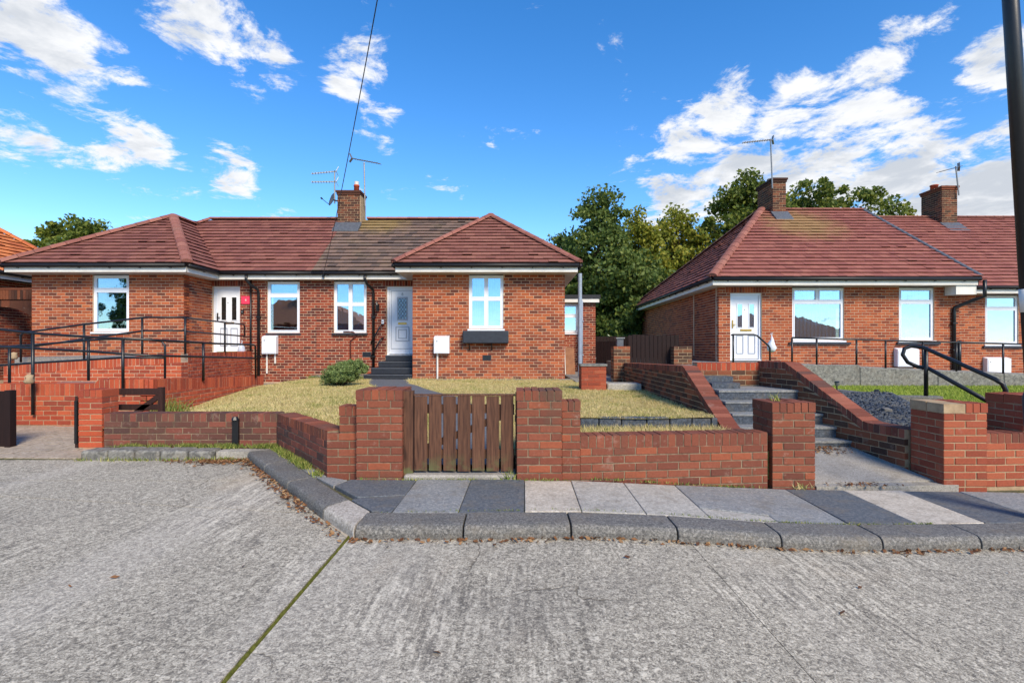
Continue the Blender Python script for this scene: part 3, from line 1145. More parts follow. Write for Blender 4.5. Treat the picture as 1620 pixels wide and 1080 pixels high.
# kerbs
KF = lambda x: 3.77 + .065 * max(0, x)          # front line of the kerb
KB = lambda x: KF(x) + .30
kerb = struct(MB().prism([(-1.1, 3.84), (0, 3.84), (2.5, KF(2.5) + .07), (8, KF(8) + .07), (8, KB(8) - .05), (2.5, KB(2.5) - .05), (0, 4.02), (-1.1, 4.02)], -.6, lambda x, y: gd(x) - .14).build('kerb', 'joint_dirt'), 'rounded stone kerb along the pavement')


def kerb_stone(x0, x1, mat='kerb_stone'):
    g = .006
    m = MB()
    prof = [(0, -.16), (0.0, -.055), (.010, -.026), (.032, -.006), (.065, 0.0), (.30, .002), (.30, -.16)]
    vs = []
    for x in (x0 + g, x1 - g):
        for (o, z) in prof:
            vs.append((x, KF(x) + o, gd(x) + z + random.uniform(-.002, .002)))
    n = len(prof)
    m.add(vs, [(i, n + i, n + i + 1, i + 1) for i in range(n - 1)] + [tuple(range(n)), tuple(reversed(range(n, 2 * n)))])
    o = m.build('kerb_stone', mat, kerb)
    bv = o.modifiers.new('edge', 'BEVEL'); bv.width = .008; bv.segments = 2; bv.limit_method = 'ANGLE'


for a, b in ((-1.17, -.37), (-.37, .43), (.43, 1.24), (1.24, 2.05), (2.05, 2.86), (2.86, 3.67), (3.67, 4.48), (4.48, 5.29), (5.29, 6.1)):
    kerb_stone(a, b)
outer = [(-1.175, 3.765), (-1.56, 4.20), (-2.22, 5.02), (-2.80, 5.75), (-3.36, 6.46)]
inner = [(-1.15, 4.11), (-1.42, 4.42), (-2.03, 5.19), (-2.60, 5.93), (-3.10, 6.58)]
for i in range(4):
    (ox, oy), (px, py) = outer[i], outer[i + 1]
    (ix, iy), (jx, jy) = inner[i], inner[i + 1]
    m = MB()
    P = lambda a, b, t: (a[0] + (b[0] - a[0]) * t, a[1] + (b[1] - a[1]) * t)
    prof = [(0, -.16), (0.0, -.05), (.03, -.02), (.10, -.004), (.22, 0.0), (1, .002), (1, -.16)]
    vs = []
    for (o, n_) in (((ox, oy), (ix, iy)), ((px, py), (jx, jy))):
        for (t, z) in prof:
            q = P(o, n_, t)
            vs.append((q[0], q[1], z))
    n = len(prof)
    c = np.mean(np.array(vs), axis=0)
    vs = [tuple(c + (np.array(v) - c) * np.array([.985, .985, 1])) for v in vs]
    m.add(vs, [(j, j + 1, n + j + 1, n + j) for j in range(n - 1)] + [tuple(reversed(range(n))), tuple(range(n, 2 * n))])
    o = m.build('kerb_stone', 'kerb_pale' if i == 0 else 'kerb_stone', kerb)
    bv = o.modifiers.new('edge', 'BEVEL'); bv.width = .008; bv.segments = 2; bv.limit_method = 'ANGLE'
xs = [-5.42, -5.08, -4.74, -4.42, -4.08, -3.78]
for a, b in zip(xs[:-1], xs[1:]):
    m = MB()
    g = .006
    j = random.uniform(-.015, .01)
    m.box(a + g, b - g, 6.40 + j, 6.66, -.2, .02 + random.uniform(-.01, .008))
    o = m.build('kerb_stone', 'old_stone', kerb)
    bv = o.modifiers.new('edge', 'BEVEL'); bv.width = .03; bv.segments = 3
m = MB().box(-3.77, -3.16, 6.50, 6.70, -.2, -.012); m.build('kerb_stone', 'slab_light', kerb)

# pavement
WF = lambda x: 5.06 + .27 * smoothstep(.6, 2.7, x)     # foot of the garden walls
pave = struct(grid_sheet('pavement', -1.12, 8, 4.03, 5.95, 40, 1, lambda x, y: gd(x) - .034 - (.25 if y < KB(x) - .1 else 0), 'joint_dirt'), 'pavement of mixed stone slabs in front of the garden walls')
MB().prism([(-1.12, 4.05), (-1.12, 5.5), (-2.2, 5.5), (-3.1, 6.75), (-3.3, 6.62), (-2.6, 5.9), (-2.0, 5.15), (-1.4, 4.4)], -.3, -.034).build('slab_bed', 'joint_dirt', pave)


def pslab(poly, mat, dz=0.0):
    c = np.mean(np.array(poly), axis=0)
    poly = [tuple(c + (np.array(p) - c) * (1 - .007 / max(.2, np.linalg.norm(np.array(p) - c)))) for p in poly]
    tx, ty = random.uniform(-.010, .010), random.uniform(-.008, .008)
    o = MB().prism(poly, lambda x, y: gd(x) - .06, lambda x, y: gd(x) + dz + tx * (x - c[0]) + ty * (y - c[1])).build('paving_slab', mat, pave)
    bv = o.modifiers.new('edge', 'BEVEL'); bv.width = .005; bv.segments = 1; bv.limit_method = 'ANGLE'


J = [-.97, -.44, .09, .55, 1.08, 1.62, 2.2, 2.8, 3.4, 4.0, 4.6, 5.2, 5.8]
cols_ = ['slab_mid', 'slab_dark', 'slab_pale', 'slab_light', 'slab_light', 'slab_mid', 'slab_mid', 'slab_dark', 'slab_pale', 'slab_dark', 'slab_mid', 'slab_light']
for i, (a, b) in enumerate(zip(J[:-1], J[1:])):
    ya, yb = KB(a) + .004, KB(b) + .004
    ta = WF(a) + (.02 if a < 2.7 else -.02); tb = WF(b) + (.02 if b < 2.7 else -.02)
    sh = -.03 if a > -.5 else 0
    if i == 5:                                   # cracked slab in two pieces
        pslab([(a, ya + .28), (b, yb + .17), (b + .03, tb), (a + .02, ta)], cols_[i], .001)
        pslab([(a, ya), (b, yb), (b, yb + .165), (a, ya + .275)], 'slab_light', -.002)
    else:
        pslab([(a, ya), (b, yb), (b + .02, tb), (a + .02, ta)], cols_[i], random.uniform(-.003, .003))
# left end by the angled kerb
pslab([(-1.14, 4.115), (-.975, 4.08), (-.95, 4.55), (-1.36, 4.47), (-1.40, 4.42)], 'slab_dark')
pslab([(-1.37, 4.48), (-.955, 4.56), (-.96, 5.08), (-1.62, 5.08), (-1.70, 4.86)], 'slab_dark', .002)
pslab([(-1.71, 4.87), (-1.64, 5.08), (-1.85, 5.20), (-2.0, 5.20)], 'slab_mid', -.004)
pslab([(-2.05, 5.24), (-1.9, 5.24), (-2.45, 5.92), (-2.57, 5.92)], 'slab_mid', -.008)
pslab([(-2.6, 5.96), (-2.5, 5.96), (-2.98, 6.56), (-3.07, 6.56)], 'slab_mid', -.012)

# driveway on the left: small blocks
drive = struct(sheet('driveway', [(-16, 6.43), (-5.45, 6.43), (-5.45, 8.6), (-16, 8.6)], lambda x, y: -.10 + .03 * (y - 6.4) + .012 * max(0, -6 - x), 'joint_dirt', .3), 'driveway of worn block paving beside the orange ramp wall')
DZ = lambda x, y: -.085 + .03 * (y - 6.4) + .012 * max(0, -6 - x)
y = 6.45
row = 0
while y < 8.45:
    x = -9.6 - (row % 2) * .11
    while x < -5.5:
        x0, x1 = x + .004, min(x + .216, -5.46)
        if x1 - x0 > .04 and x0 > -9.6:
            j = random.uniform(-.003, .003)
            MB().prism([(x0, y + .004), (x1, y + .004), (x1, y + .106), (x0, y + .106)], lambda a, b: DZ(a, b) - .05, lambda a, b: DZ(a, b) + j).build('paver', 'paver', drive)
        x += .22
    y += .11; row += 1

# ------------------------------------------------------------------ front garden of the middle bungalow
def LZ(x, y):
    """height of the dry lawn"""
    z = .345 + .05 * smoothstep(8, 12, y)
    z -= .17 * smoothstep(-4.2, -6.0, x) * (1 - smoothstep(8.8, 12.2, y))
    z -= .10 * smoothstep(-1.9, -1.5, x) * (1 - smoothstep(-.2, .4, x)) * (1 - smoothstep(5.6, 8.2, y)) * 2.6
    return z + .012 * math.sin(3.1 * x + 1.7 * y) * math.sin(2.3 * y - x)


def path_c(y):
    """centre line of the tarmac path from the gate to the door steps"""
    ys = [5.2, 7.0, 9.0, 10.9, 12.6, 14.3]; xs_ = [-.56, -.62, -1.25, -2.3, -3.05, -3.5]
    return float(np.interp(y, ys, xs_))


def in_lawn(x, y):
    if x < -5.92 or y > 14.28 and x > -2.9 or y > 15.3: return False
    if x > 2.78: return False
    if y < 6.98:
        if x < -3.0: return y > 6.98
        lim = 6.93 - (x + 3.12) * 1.25       # behind the angled wall
        if x < -1.6: return y > max(5.45, lim + .05)
        if x < .45: return y > 5.45
        return False                          # the low strip is its own piece
    return True


step = .14
gx = np.arange(-5.95, 2.86, step); gy = np.arange(5.3, 15.5, step)
m = MB(); idx = {}
for j, yy in enumerate(gy):
    for i, xx in enumerate(gx):
        if in_lawn(xx + step / 2, yy + step / 2):
            q = []
            for (di, dj) in ((0, 0), (1, 0), (1, 1), (0, 1)):
                k = (i + di, j + dj)
                if k not in idx:
                    idx[k] = len(m.v)
                    X, Y = gx[0] + k[0] * step, gy[0] + k[1] * step
                    m.v.append((X, Y, LZ(X, Y)))
                q.append(idx[k])
            m.f.append(tuple(q))
m.smooth = True
lawn = struct(m.build('lawn', 'lawn_dry'), 'dry straw-coloured front lawn')
m = MB(); ys = np.arange(5.3, 14.5, .2)
for yy in ys:
    c = path_c(yy); w = .42 if yy < 9 else .5
    for s in (-w, w):
        m.v.append((c + s, yy, max(LZ(c + s, yy), LZ(c, yy)) + .012))
for i in range(len(ys) - 1):
    m.f.append((2 * i, 2 * i + 1, 2 * i + 3, 2 * i + 2))
m.smooth = True
struct(m.build('garden_path', 'tarmac'), 'dark tarmac path from the gate to the door steps')
struct(sheet('grass_strip', [(.45, 5.30), (2.75, 5.48), (2.82, 7.02), (.45, 7.02)], lambda x, y: .20, 'lawn_dry', .3), 'low strip of grass behind the front wall')
struct(MB().box(-2.95, 1.6, 14.12, 14.40, .1, .415).build('house_apron', 'ramp_concrete'), 'grey concrete apron at the foot of the bay')
struct(MB().box(-6.0, -4.35, 15.2, 15.75, .1, .46).build('side_apron', 'old_stone'), 'broken concrete apron under the two main windows')
struct(sheet('side_yard', [(1.62, 13.2), (6.4, 13.2), (6.4, 22.9), (1.62, 22.9)], .42, 'ramp_concrete', .5), 'concrete yard between the two pairs of bungalows')
struct(sheet('back_ground', [(-30, 8.6), (-6.05, 8.6), (-6.05, 22.9), (-30, 22.9)], lambda x, y: .05 + .02 * (y - 8.6), 'ramp_concrete', .4), 'concrete ground beside and under the left bungalow')
struct(MB().box(-6.05, 1.62, 15.8, 22.9, -.4, .35).build('house_ground', 'soil'), 'earth under the middle bungalow')


def blades(name, pts, h, w, mat, label=None, parent=None, lean=.5):
    """one joined mesh of single-triangle grass blades"""
    n = len(pts)
    P = np.array(pts)
    a = rng.uniform(0, 2 * np.pi, n)
    hh = h * rng.uniform(.5, 1.3, n); ww = w * rng.uniform(.6, 1.3, n)
    d = np.stack([np.cos(a), np.sin(a), np.zeros(n)], 1)
    b = rng.uniform(0, 2 * np.pi, n)
    ln = np.stack([np.cos(b), np.sin(b), np.zeros(n)], 1) * (hh * lean * rng.uniform(.2, 1.6, n))[:, None]
    v0 = P - d * ww[:, None] / 2; v1 = P + d * ww[:, None] / 2
    v2 = P + ln + np.stack([np.zeros(n), np.zeros(n), hh], 1)
    V = np.stack([v0, v1, v2], 1).reshape(-1, 3)
    return stuff(mk_np(name, V, np.arange(3 * n).reshape(-1, 3), mat, parent), label)


pts = []
for _ in range(150000):
    x = random.uniform(-5.9, 2.8); y = 5.45 + (random.random() ** 1.25) * 8.9
    if not in_lawn(x, y) or abs(x - path_c(y)) < .43 + .05 * random.random(): continue
    pts.append((x, y, LZ(x, y) - .003))
blades('grass', pts, .034, .008, 'blade_dry', 'short dry yellow grass of the front lawn', lean=.9)
pts = [(random.uniform(.45, 2.78), random.uniform(5.5, 7.0), .2) for _ in range(9000)]
blades('grass', pts, .075, .009, 'blade_dry', 'long dry grass in the strip behind the front wall', lean=.7)

# ------------------------------------------------------------------ right-hand garden ground
struct(sheet('green_lawn', [(4.75, 5.85), (16, 6.3), (16, 13.2), (4.45, 13.2), (4.3, 8.7)], lambda x, y: .27 + .006 * (y - 6), 'lawn_green', .6), 'bright green lawn of the right-hand garden')
pts = []
for _ in range(60000):
    x = random.uniform(4.8, 14); y = 5.95 + random.random() ** 1.4 * 7.2
    if x < 5.4 + .47 * (y - 6) and y < 9.6: continue
    pts.append((x, y, .27 + .006 * (y - 6)))
blades('grass', pts, .045, .011, 'blade_green', 'short bright green grass of the right-hand lawn', lean=.6)
struct(sheet('terrace', [(3.05, 8.72), (4.5, 8.72), (4.5, 13.3), (7.6, 13.3), (7.6, 22.9), (3.05, 22.9)], .86, 'ramp_concrete', 1.2), 'raised concrete terrace by the front door of the right-hand bungalow')
TZ = lambda x: .86 - .045 * max(0, x - 7.6)
struct(sheet('terrace_ramp', [(7.6, 13.3), (30, 13.3), (30, 22.9), (7.6, 22.9)], lambda x, y: TZ(x), 'ramp_concrete', 1.2), 'concrete walk sloping down past the right-hand windows')


# ================================================================== BUNGALOWS
EZ = ZC + 2.25         # roof edge height
SZ = ZC + 2.02         # underside of the eaves
PIT = .75


def eaves(house, pts, inset, sz, fas=.17, mat='white_paint', over_gutter=True):
    """fascia boards, soffit and gutter along an eaves line; pts in plan, walls lie to the left of the way"""
    for i, ((x0, y0), (x1, y1)) in enumerate(zip(pts[:-1], pts[1:])):
        d = Vector((x1 - x0, y1 - y0, 0)).normalized()
        n = Vector((d.y, -d.x, 0))
        a = Vector((x0, y0, 0)); b = Vector((x1, y1, 0))
        f = MB()
        p = [a, b, b - n * .022, a - n * .022]
        f.hexa([(*v.xy, sz) for v in p] + [(*v.xy, sz + fas) for v in p])
        f.build('fascia', mat, house)
        g = MB(); g.smooth = True
        go = n * .055
        g.tube([(*(a + go).xy, sz + fas + .005), (*(b + go).xy, sz + fas + .005)], .056, 10)
        gt = g.build('gutter', 'black_gutter', house)
        k = max(1, int((b - a).length / .8))
        for j in range(k):
            c = a + (b - a) * ((j + .5) / k)
            MB().bar((*(c + n * .002).xy, sz + fas - .055), (*(c + n * .06).xy, sz + fas - .055), .03, .022).build('gutter_bracket', 'black_gutter', gt)


# ---------------- the middle bungalow (right half of the left-hand pair)
XP = -6.03             # party line
H1 = tag(empty('bungalow', (-1.5, 15.0, .4)), 'red brick bungalow with projecting hipped bay and leaded-glass white door behind the wooden gate', 'bungalow', 'red brick bungalows')
BZ = .40
wz = lambda z: snap(z, BZ)
bh = [(-1.24 + 2.82, -.28 + 2.82, wz(1.80), SZ)]
w_bay = wall_body('wall', (-2.82, 14.36), (1.44, 14.36), BZ - .2, SZ, .25, 'mortar', H1, bh)
courses(H1, w_bay, (-2.82, 14.36), (1.44, 14.36), BZ - 2 * PH, SZ, 'house_brick', bh)
w_bl = wall_body('wall', (-2.82, 15.69), (-2.82, 14.37), BZ - .2, SZ, .25, 'mortar', H1)
courses(H1, w_bl, (-2.82, 15.7), (-2.82, 14.36), BZ, SZ, 'house_brick')
w_br = wall_body('wall', (1.44, 14.37), (1.44, 20.99), BZ - .2, SZ, .25, 'mortar', H1)
courses(H1, w_br, (1.44, 14.36), (1.44, 18.5), BZ, SZ, 'house_brick')
mh = [(-5.5 - XP, -4.5 - XP, wz(1.73), SZ), (-3.88 - XP, -2.98 - XP, BZ - .2, wz(3.16))]
w_m = wall_body('wall', (XP, 15.7), (-2.82, 15.7), BZ - .2, SZ, .25, 'mortar', H1, mh)
courses(H1, w_m, (XP, 15.7), (-2.82, 15.7), BZ - 2 * PH, SZ, 'main_brick', mh, soldiers=[(-4.0 - XP, -2.9 - XP, wz(3.16), SZ)])
wall_body('wall', (-2.82, 21.0), (XP, 21.0), BZ - .2, SZ, .25, 'mortar', H1)
wb = window(H1, -1.24, -.28, bh[0][2], SZ - .02, 14.36, 'cross', 'net')
wm = window(H1, -5.5, -4.5, mh[0][2], SZ - .03, 15.7, 'cross', 'net', sill='navy_paint', sill_d=.09)
door(H1, -3.88, -3.0, wz(1.08), wz(3.16), 15.74, 'leaded')
# dark window box under the bay window
m = MB().box(-1.40, -.13, 14.12, 14.345, bh[0][2] - .42, bh[0][2] - .065)
wbx = tag(m.build('window_box', 'navy_paint'), 'long dark blue window box under the bay window', 'window box')
bv = wbx.modifiers.new('edge', 'BEVEL'); bv.width = .03; bv.segments = 2
for x in (-1.22, -.6):
    MB().bar((x, 14.34, bh[0][2] - .60), (x, 14.16, bh[0][2] - .42), .03, .03).build('bracket', 'black_metal', wbx)
# air bricks
for (x0, x1, zz, yy) in ((-.86, -.62, .93, 14.36), (-4.62, -4.36, 1.00, 15.7)):
    ab = MB().box(x0, x1, yy - .016, yy - .001, zz, zz + .15).build('air_brick', 'navy_paint', H1)
    for k in range(4):
        MB().box(x0 + .02, x1 - .02, yy - .022, yy - .0165, zz + .02 + k * .032, zz + .036 + k * .032).build('air_brick_bar', 'black_metal', ab)
# roof
roof1 = MB()
rp = {
    'right': [(1.8, 13.85, EZ), (1.8, 21.39, EZ), (-1.22, 18.37, EZ + 3.02 * PIT), (-.72, 17.87, EZ + 2.52 * PIT), (-.72, 16.37, EZ + 2.52 * PIT)],
    'bay': [(-3.24, 13.85, EZ), (1.8, 13.85, EZ), (-.72, 16.37, EZ + 2.52 * PIT)],
    'left': [(-3.24, 15.35, EZ), (-3.24, 13.85, EZ), (-.72, 16.37, EZ + 2.52 * PIT), (-.72, 17.87, EZ + 2.52 * PIT)],
    'main': [(XP, 15.35, EZ), (-3.24, 15.35, EZ), (-.72, 17.87, EZ + 2.52 * PIT), (-1.22, 18.37, EZ + 3.02 * PIT), (XP, 18.37, EZ + 3.02 * PIT)],
    'rear': [(1.8, 21.39, EZ), (XP, 21.39, EZ), (XP, 18.37, EZ + 3.02 * PIT), (-1.22, 18.37, EZ + 3.02 * PIT)],
}
for p in rp.values():
    roof1.slab3(p, .06)
roof1 = roof1.build('roof', 'roof_underlay', H1)
tiles(H1, roof1, rp['bay'], (rp['bay'][0], rp['bay'][1]), 'tile_bay', weight=1.2, gauge=.21)
tiles(H1, roof1, rp['left'], (rp['left'][0], rp['left'][1]), 'tile_bay')
tiles(H1, roof1, rp['main'], (rp['main'][0], rp['main'][1]), 'tile_old')
tiles(H1, roof1, rp['right'], (rp['right'][0], rp['right'][1]), 'tile_bay', weight=.1)
tiles(H1, roof1, rp['rear'], (rp['rear'][0], rp['rear'][1]), 'tile_old', weight=0)
up = Vector((0, 0, .05))
V3 = lambda *a: Vector(a)
apex1 = V3(-.72, 16.37, EZ + 2.52 * PIT) + up
caps(roof1, V3(-3.24, 13.85, EZ) + up * .8, apex1, name='hip_tile')
caps(roof1, V3(1.8, 13.85, EZ) + up * .8, apex1, name='hip_tile')
caps(roof1, V3(XP + .8, 18.37, EZ + 3.02 * PIT) + up, V3(-1.22, 18.37, EZ + 3.02 * PIT) + up)
caps(roof1, apex1, V3(-.72, 17.87, EZ + 2.52 * PIT) + up)
eaves(H1, [(XP, 15.38), (-3.20, 15.38), (-3.20, 13.88), (1.77, 13.88), (1.77, 21.3)], .4, SZ)
so = MB()
so.prism([(-3.19, 13.9), (1.755, 13.9), (1.755, 14.355), (-3.19, 14.355)], SZ + .004, SZ + .02)
so.prism([(-3.19, 14.356), (-2.825, 14.356), (-2.825, 15.39), (-3.19, 15.39)], SZ + .004, SZ + .02)
so.prism([(1.445, 14.356), (1.755, 14.356), (1.755, 21.2), (1.445, 21.2)], SZ + .004, SZ + .02)
so.prism([(XP, 15.40), (-2.825, 15.40), (-2.825, 15.695), (XP, 15.695)], SZ + .004, SZ + .02)
so.build('soffit', 'soffit_white', H1)
ch1 = chimney(H1, -6.16, -5.39, 17.95, 18.62, 5.3, 6.78, pots=((-5.60, 18.3, .10, .30, 'terracotta'), (-5.98, 18.3, .10, .10, 'old_stone')))
m = MB(); m.tube([(-5.6, 18.3, 7.08), (-5.6, 18.3, 7.2)], [.07, .085], 12); m.build('pot_cowl', 'white_paint', ch1)
m = MB(); m.hexa([(-6.22, 17.55, 5.27), (-5.32, 17.55, 5.27), (-5.32, 17.95, 5.57), (-6.22, 17.95, 5.57), (-6.22, 17.55, 5.32), (-5.32, 17.55, 5.32), (-5.32, 17.95, 5.68), (-6.22, 17.95, 5.68)])
m.build('flashing', 'lead', ch1)
m = MB(); m.box(-5.388, -5.36, 17.97, 18.6, 5.5, 6.62); m.build('render_patch', 'mortar_pale', ch1)
# extension on the right with a flat roof
w_e = wall_body('wall', (1.69, 18.5), (2.97, 18.5), .2, 2.9, .2, 'mortar', H1, [(.05, .66, 1.82, 2.86)])
courses(H1, w_e, (1.69, 18.5), (2.97, 18.5), .40, 2.9, 'main_brick', [(.05, .66, 1.82, 2.86)])
w_e2 = wall_body('wall', (2.97, 18.51), (2.97, 20.6), .2, 2.9, .2, 'mortar', H1)
window(H1, 1.74, 2.35, 1.82, 2.85, 18.5, 'casement', 'net')
MB().box(1.55, 3.12, 18.3, 20.7, 3.04, 3.17).build('flat_roof', 'felt', H1)
MB().box(1.55, 3.08, 18.33, 18.36, 2.90, 3.035).build('fascia', 'white_paint', H1)
# steps to the front door
st = tag(empty('door_steps', (-3.5, 14.6, .38)), 'four black painted steps up to the leaded-glass white door', 'steps')
for k in range(4):
    x0 = -4.22 + .13 * k
    o = MB().box(x0, -2.84, 14.42 + .3 * k, 15.69, .36 + .175 * k, .36 + .175 * (k + 1) - .002).build('step', 'step_paint', st)
    bv = o.modifiers.new('edge', 'BEVEL'); bv.width = .012; bv.segments = 2
    MB().box(x0 + .01, -2.85, 14.405 + .3 * k, 14.418 + .3 * k, .36 + .175 * (k + 1) - .03, .36 + .175 * (k + 1) - .008).build('nosing', 'lead', o)
hr = tag(empty('handrail', (-4.1, 15.5, .4)), 'pair of short black sloping grab rails beside the black steps', 'handrail')
for dz in (0, -.42):
    m = MB(); m.smooth = True
    m.tube([(-4.35, 15.66, 1.42 + dz), (-4.30, 15.56, 1.48 + dz), (-4.02, 15.5, 1.95 + dz), (-3.98, 15.6, 2.0 + dz), (-3.98, 15.69, 2.0 + dz)], .022, 8)
    m.build('rail', 'black_metal', hr)
# fittings by the door
lp = tag(empty('wall_lantern', (-4.13, 15.6, 2.5)), 'small black lantern bracket on the wall left of the leaded door', 'lantern')
MB().box(-4.16, -4.10, 15.62, 15.692, 2.42, 2.62).build('bracket', 'black_metal', lp)
MB().tube([(-4.2, 15.58, 2.60), (-4.13, 15.5, 2.66), (-4.13, 15.5, 2.58), (-4.13, 15.5, 2.42)], [.012, .02, .05, .035], 8).build('lamp_body', 'black_metal', lp)
bb = tag(MB().box(-4.03, -3.96, 15.665, 15.692, 2.02, 2.14).build('doorbell', 'white_upvc'), 'small white doorbell box beside the leaded door', 'doorbell')
MB().box(-4.01, -3.98, 15.658, 15.6645, 2.06, 2.09).build('button', 'steel', bb)
# downpipes
pipe_run(H1, [(-4.44, 15.33, SZ + .12), (-4.44, 15.33, SZ - .02), (-4.40, 15.40, SZ - .14), (-4.27, 15.60, SZ - .30), (-4.27, 15.64, SZ - .42), (-4.27, 15.64, .38)], .042, clips=(1.0, 2.2))
gp = pipe_run(H1, [(2.43, 18.25, 2.95), (2.43, 18.25, .45)], .055, mat='grey_pipe', clips=(1.0, 2.2))
MB().tube([(1.94, 14.9, SZ + .1), (1.94, 14.9, SZ - .15), (1.94, 14.9, 2.9), (1.94, 14.9, .9), (1.94, 14.9, .45)], .06, 12).build('downpipe', 'grey_pipe', H1)
m = MB(); m.smooth = True
m.tube([(-4.98, 15.66, .55), (-4.98, 15.66, 1.5), (-4.9, 15.66, 1.56), (-4.82, 15.66, 1.62), (-4.82, 15.66, 1.7), (-4.9, 15.66, 1.76), (-5.2, 15.68, 1.77)], .02, 8)
m.build('cable', 'main_brick', H1)
flush_bricks(H1); flush_tiles(H1)

# ---------------- the left bungalow (left half of the pair)
H2 = tag(empty('bungalow', (-10, 15.0, .4)), 'red brick bungalow with dark red roof behind the black ramp railings on the left', 'bungalow', 'red brick bungalows')
bh2 = [(-11.79 + 13.5, -10.78 + 13.5, wz(1.76), SZ)]
w2 = wall_body('wall', (-13.5, 14.36), (-9.24, 14.36), BZ - .2, SZ, .25, 'mortar', H2, bh2)
seen2 = lambda u, z: 1.0 if z > 1.15 else .3
courses(H2, w2, (-13.5, 14.36), (-9.24, 14.36), BZ - 2 * PH, SZ, 'house_brick', bh2, wfun=seen2)
w2r = wall_body('wall', (-9.24, 14.37), (-9.24, 15.69), BZ - .2, SZ, .25, 'mortar', H2)
courses(H2, w2r, (-9.24, 14.36), (-9.24, 15.7), BZ, SZ, 'house_brick', wfun=seen2)
w2l = wall_body('wall', (-13.5, 21), (-13.5, 14.37), BZ - .2, SZ, .25, 'mortar', H2)
mh2 = [(-9.22 + 9.24, -8.38 + 9.24, BZ - .2, wz(3.16)), (-7.54 + 9.24, -6.55 + 9.24, wz(1.73), SZ)]
w2m = wall_body('wall', (-9.24, 15.7), (XP, 15.7), BZ - .2, SZ, .25, 'mortar', H2, mh2)
courses(H2, w2m, (-9.24, 15.7), (XP, 15.7), BZ - 2 * PH, SZ, 'main_brick', mh2, soldiers=[(0, .96, wz(3.16), SZ)], wfun=seen2)
window(H2, -11.79, -10.78, bh2[0][2], SZ - .02, 14.36, 'casement', None)
window(H2, -7.54, -6.55, mh2[1][2], SZ - .03, 15.7, 'casement', None, sill='navy_paint', sill_d=.03)
door(H2, -9.22, -8.38, wz(1.12), wz(3.16), 15.74, 'dark')
A2 = (-11.2, 16.87, ZC + 4.25)
rp2 = {
    'front': [(-13.86, 13.85, EZ), (-8.82, 13.85, EZ), A2],
    'right': [(-8.82, 13.85, EZ), (-8.82, 15.35, EZ), (-11.2, 18.02, ZC + 4.25), A2],
    'main': [(-8.82, 15.35, EZ), (XP, 15.35, EZ), (XP, 18.37, EZ + 3.02 * PIT), (-10.85, 18.37, EZ + 3.02 * PIT), (-11.2, 18.02, ZC + 4.25)],
    'left': [(-13.86, 21.39, EZ), (-13.86, 13.85, EZ), A2, (-11.2, 18.02, ZC + 4.25), (-10.85, 18.37, EZ + 3.02 * PIT)],
    'rear': [(XP, 21.39, EZ), (-13.86, 21.39, EZ), (-10.85, 18.37, EZ + 3.02 * PIT), (XP, 18.37, EZ + 3.02 * PIT)],
}
m = MB()
for p in rp2.values():
    m.slab3(p, .06)
roof2 = m.build('roof', 'roof_underlay', H2)
tiles(H2, roof2, rp2['front'], (rp2['front'][0], rp2['front'][1]), 'tile_red')
tiles(H2, roof2, rp2['right'], (rp2['right'][0], rp2['right'][1]), 'tile_red')
tiles(H2, roof2, rp2['main'], (rp2['main'][0], rp2['main'][1]), 'tile_red')
tiles(H2, roof2, rp2['left'], (rp2['left'][0], rp2['left'][1]), 'tile_red', weight=0)
tiles(H2, roof2, rp2['rear'], (rp2['rear'][0], rp2['rear'][1]), 'tile_red', weight=0)
a2 = V3(*A2) + up
caps(roof2, V3(-13.86, 13.85, EZ) + up * .5, a2 - up * .4, name='hip_tile', r=.15)
caps(roof2, V3(-8.82, 13.85, EZ) + up * .8, a2, name='hip_tile', r=.13)
caps(roof2, a2, V3(-11.2, 18.02, ZC + 4.25) + up)
caps(roof2, V3(-11.2, 18.02, ZC + 4.25) + up, V3(-10.85, 18.37, EZ + 3.02 * PIT) + up, name='hip_tile')
caps(roof2, V3(-10.85, 18.37, EZ + 3.02 * PIT) + up, V3(XP - .15, 18.37, EZ + 3.02 * PIT) + up)
eaves(H2, [(-13.82, 21.3), (-13.82, 13.88), (-8.86, 13.88), (-8.86, 15.38), (XP, 15.38)], .4, SZ)
so = MB()
so.prism([(-13.8, 13.9), (-8.88, 13.9), (-8.88, 14.355), (-13.8, 14.355)], SZ + .004, SZ + .02)
so.prism([(-9.235, 14.356), (-8.88, 14.356), (-8.88, 15.39), (-9.235, 15.39)], SZ + .004, SZ + .02)
so.prism([(-13.8, 14.356), (-13.505, 14.356), (-13.505, 21), (-13.8, 21)], SZ + .004, SZ + .02)
so.prism([(-9.235, 15.40), (XP, 15.40), (XP, 15.695), (-9.235, 15.695)], SZ + .004, SZ + .02)
so.build('soffit', 'soffit_white', H2)
pipe_run(H2, [(-8.0, 15.33, SZ + .12), (-8.0, 15.33, SZ - .02), (-7.94, 15.42, SZ - .14), (-7.78, 15.6, SZ - .30), (-7.78, 15.64, SZ - .42), (-7.78, 15.64, .38)], .042, clips=(1.0, 2.2))
pipe_run(H2, [(-8.03, 15.66, SZ), (-8.03, 15.66, .6)], .03, 'waste_pipe')
flush_bricks(H2); flush_tiles(H2)
sg = tag(MB().box(-8.32, -8.04, 15.66, 15.685, 2.62, 2.86).build('house_sign', 'pink_sign'), 'bright pink number plate beside the left front door', 'sign')
text_mesh('sign_number', '6', .10, (-8.18, 15.657, 2.74), 'white_paint', sg)
db = tag(MB().box(-8.33, -8.25, 15.65, 15.69, 2.33, 2.44).build('doorbell', 'black_metal'), 'small dark doorbell under the pink number plate', 'doorbell')
MB().box(-8.31, -8.27, 15.64, 15.6495, 2.36, 2.40).build('button', 'steel', db)

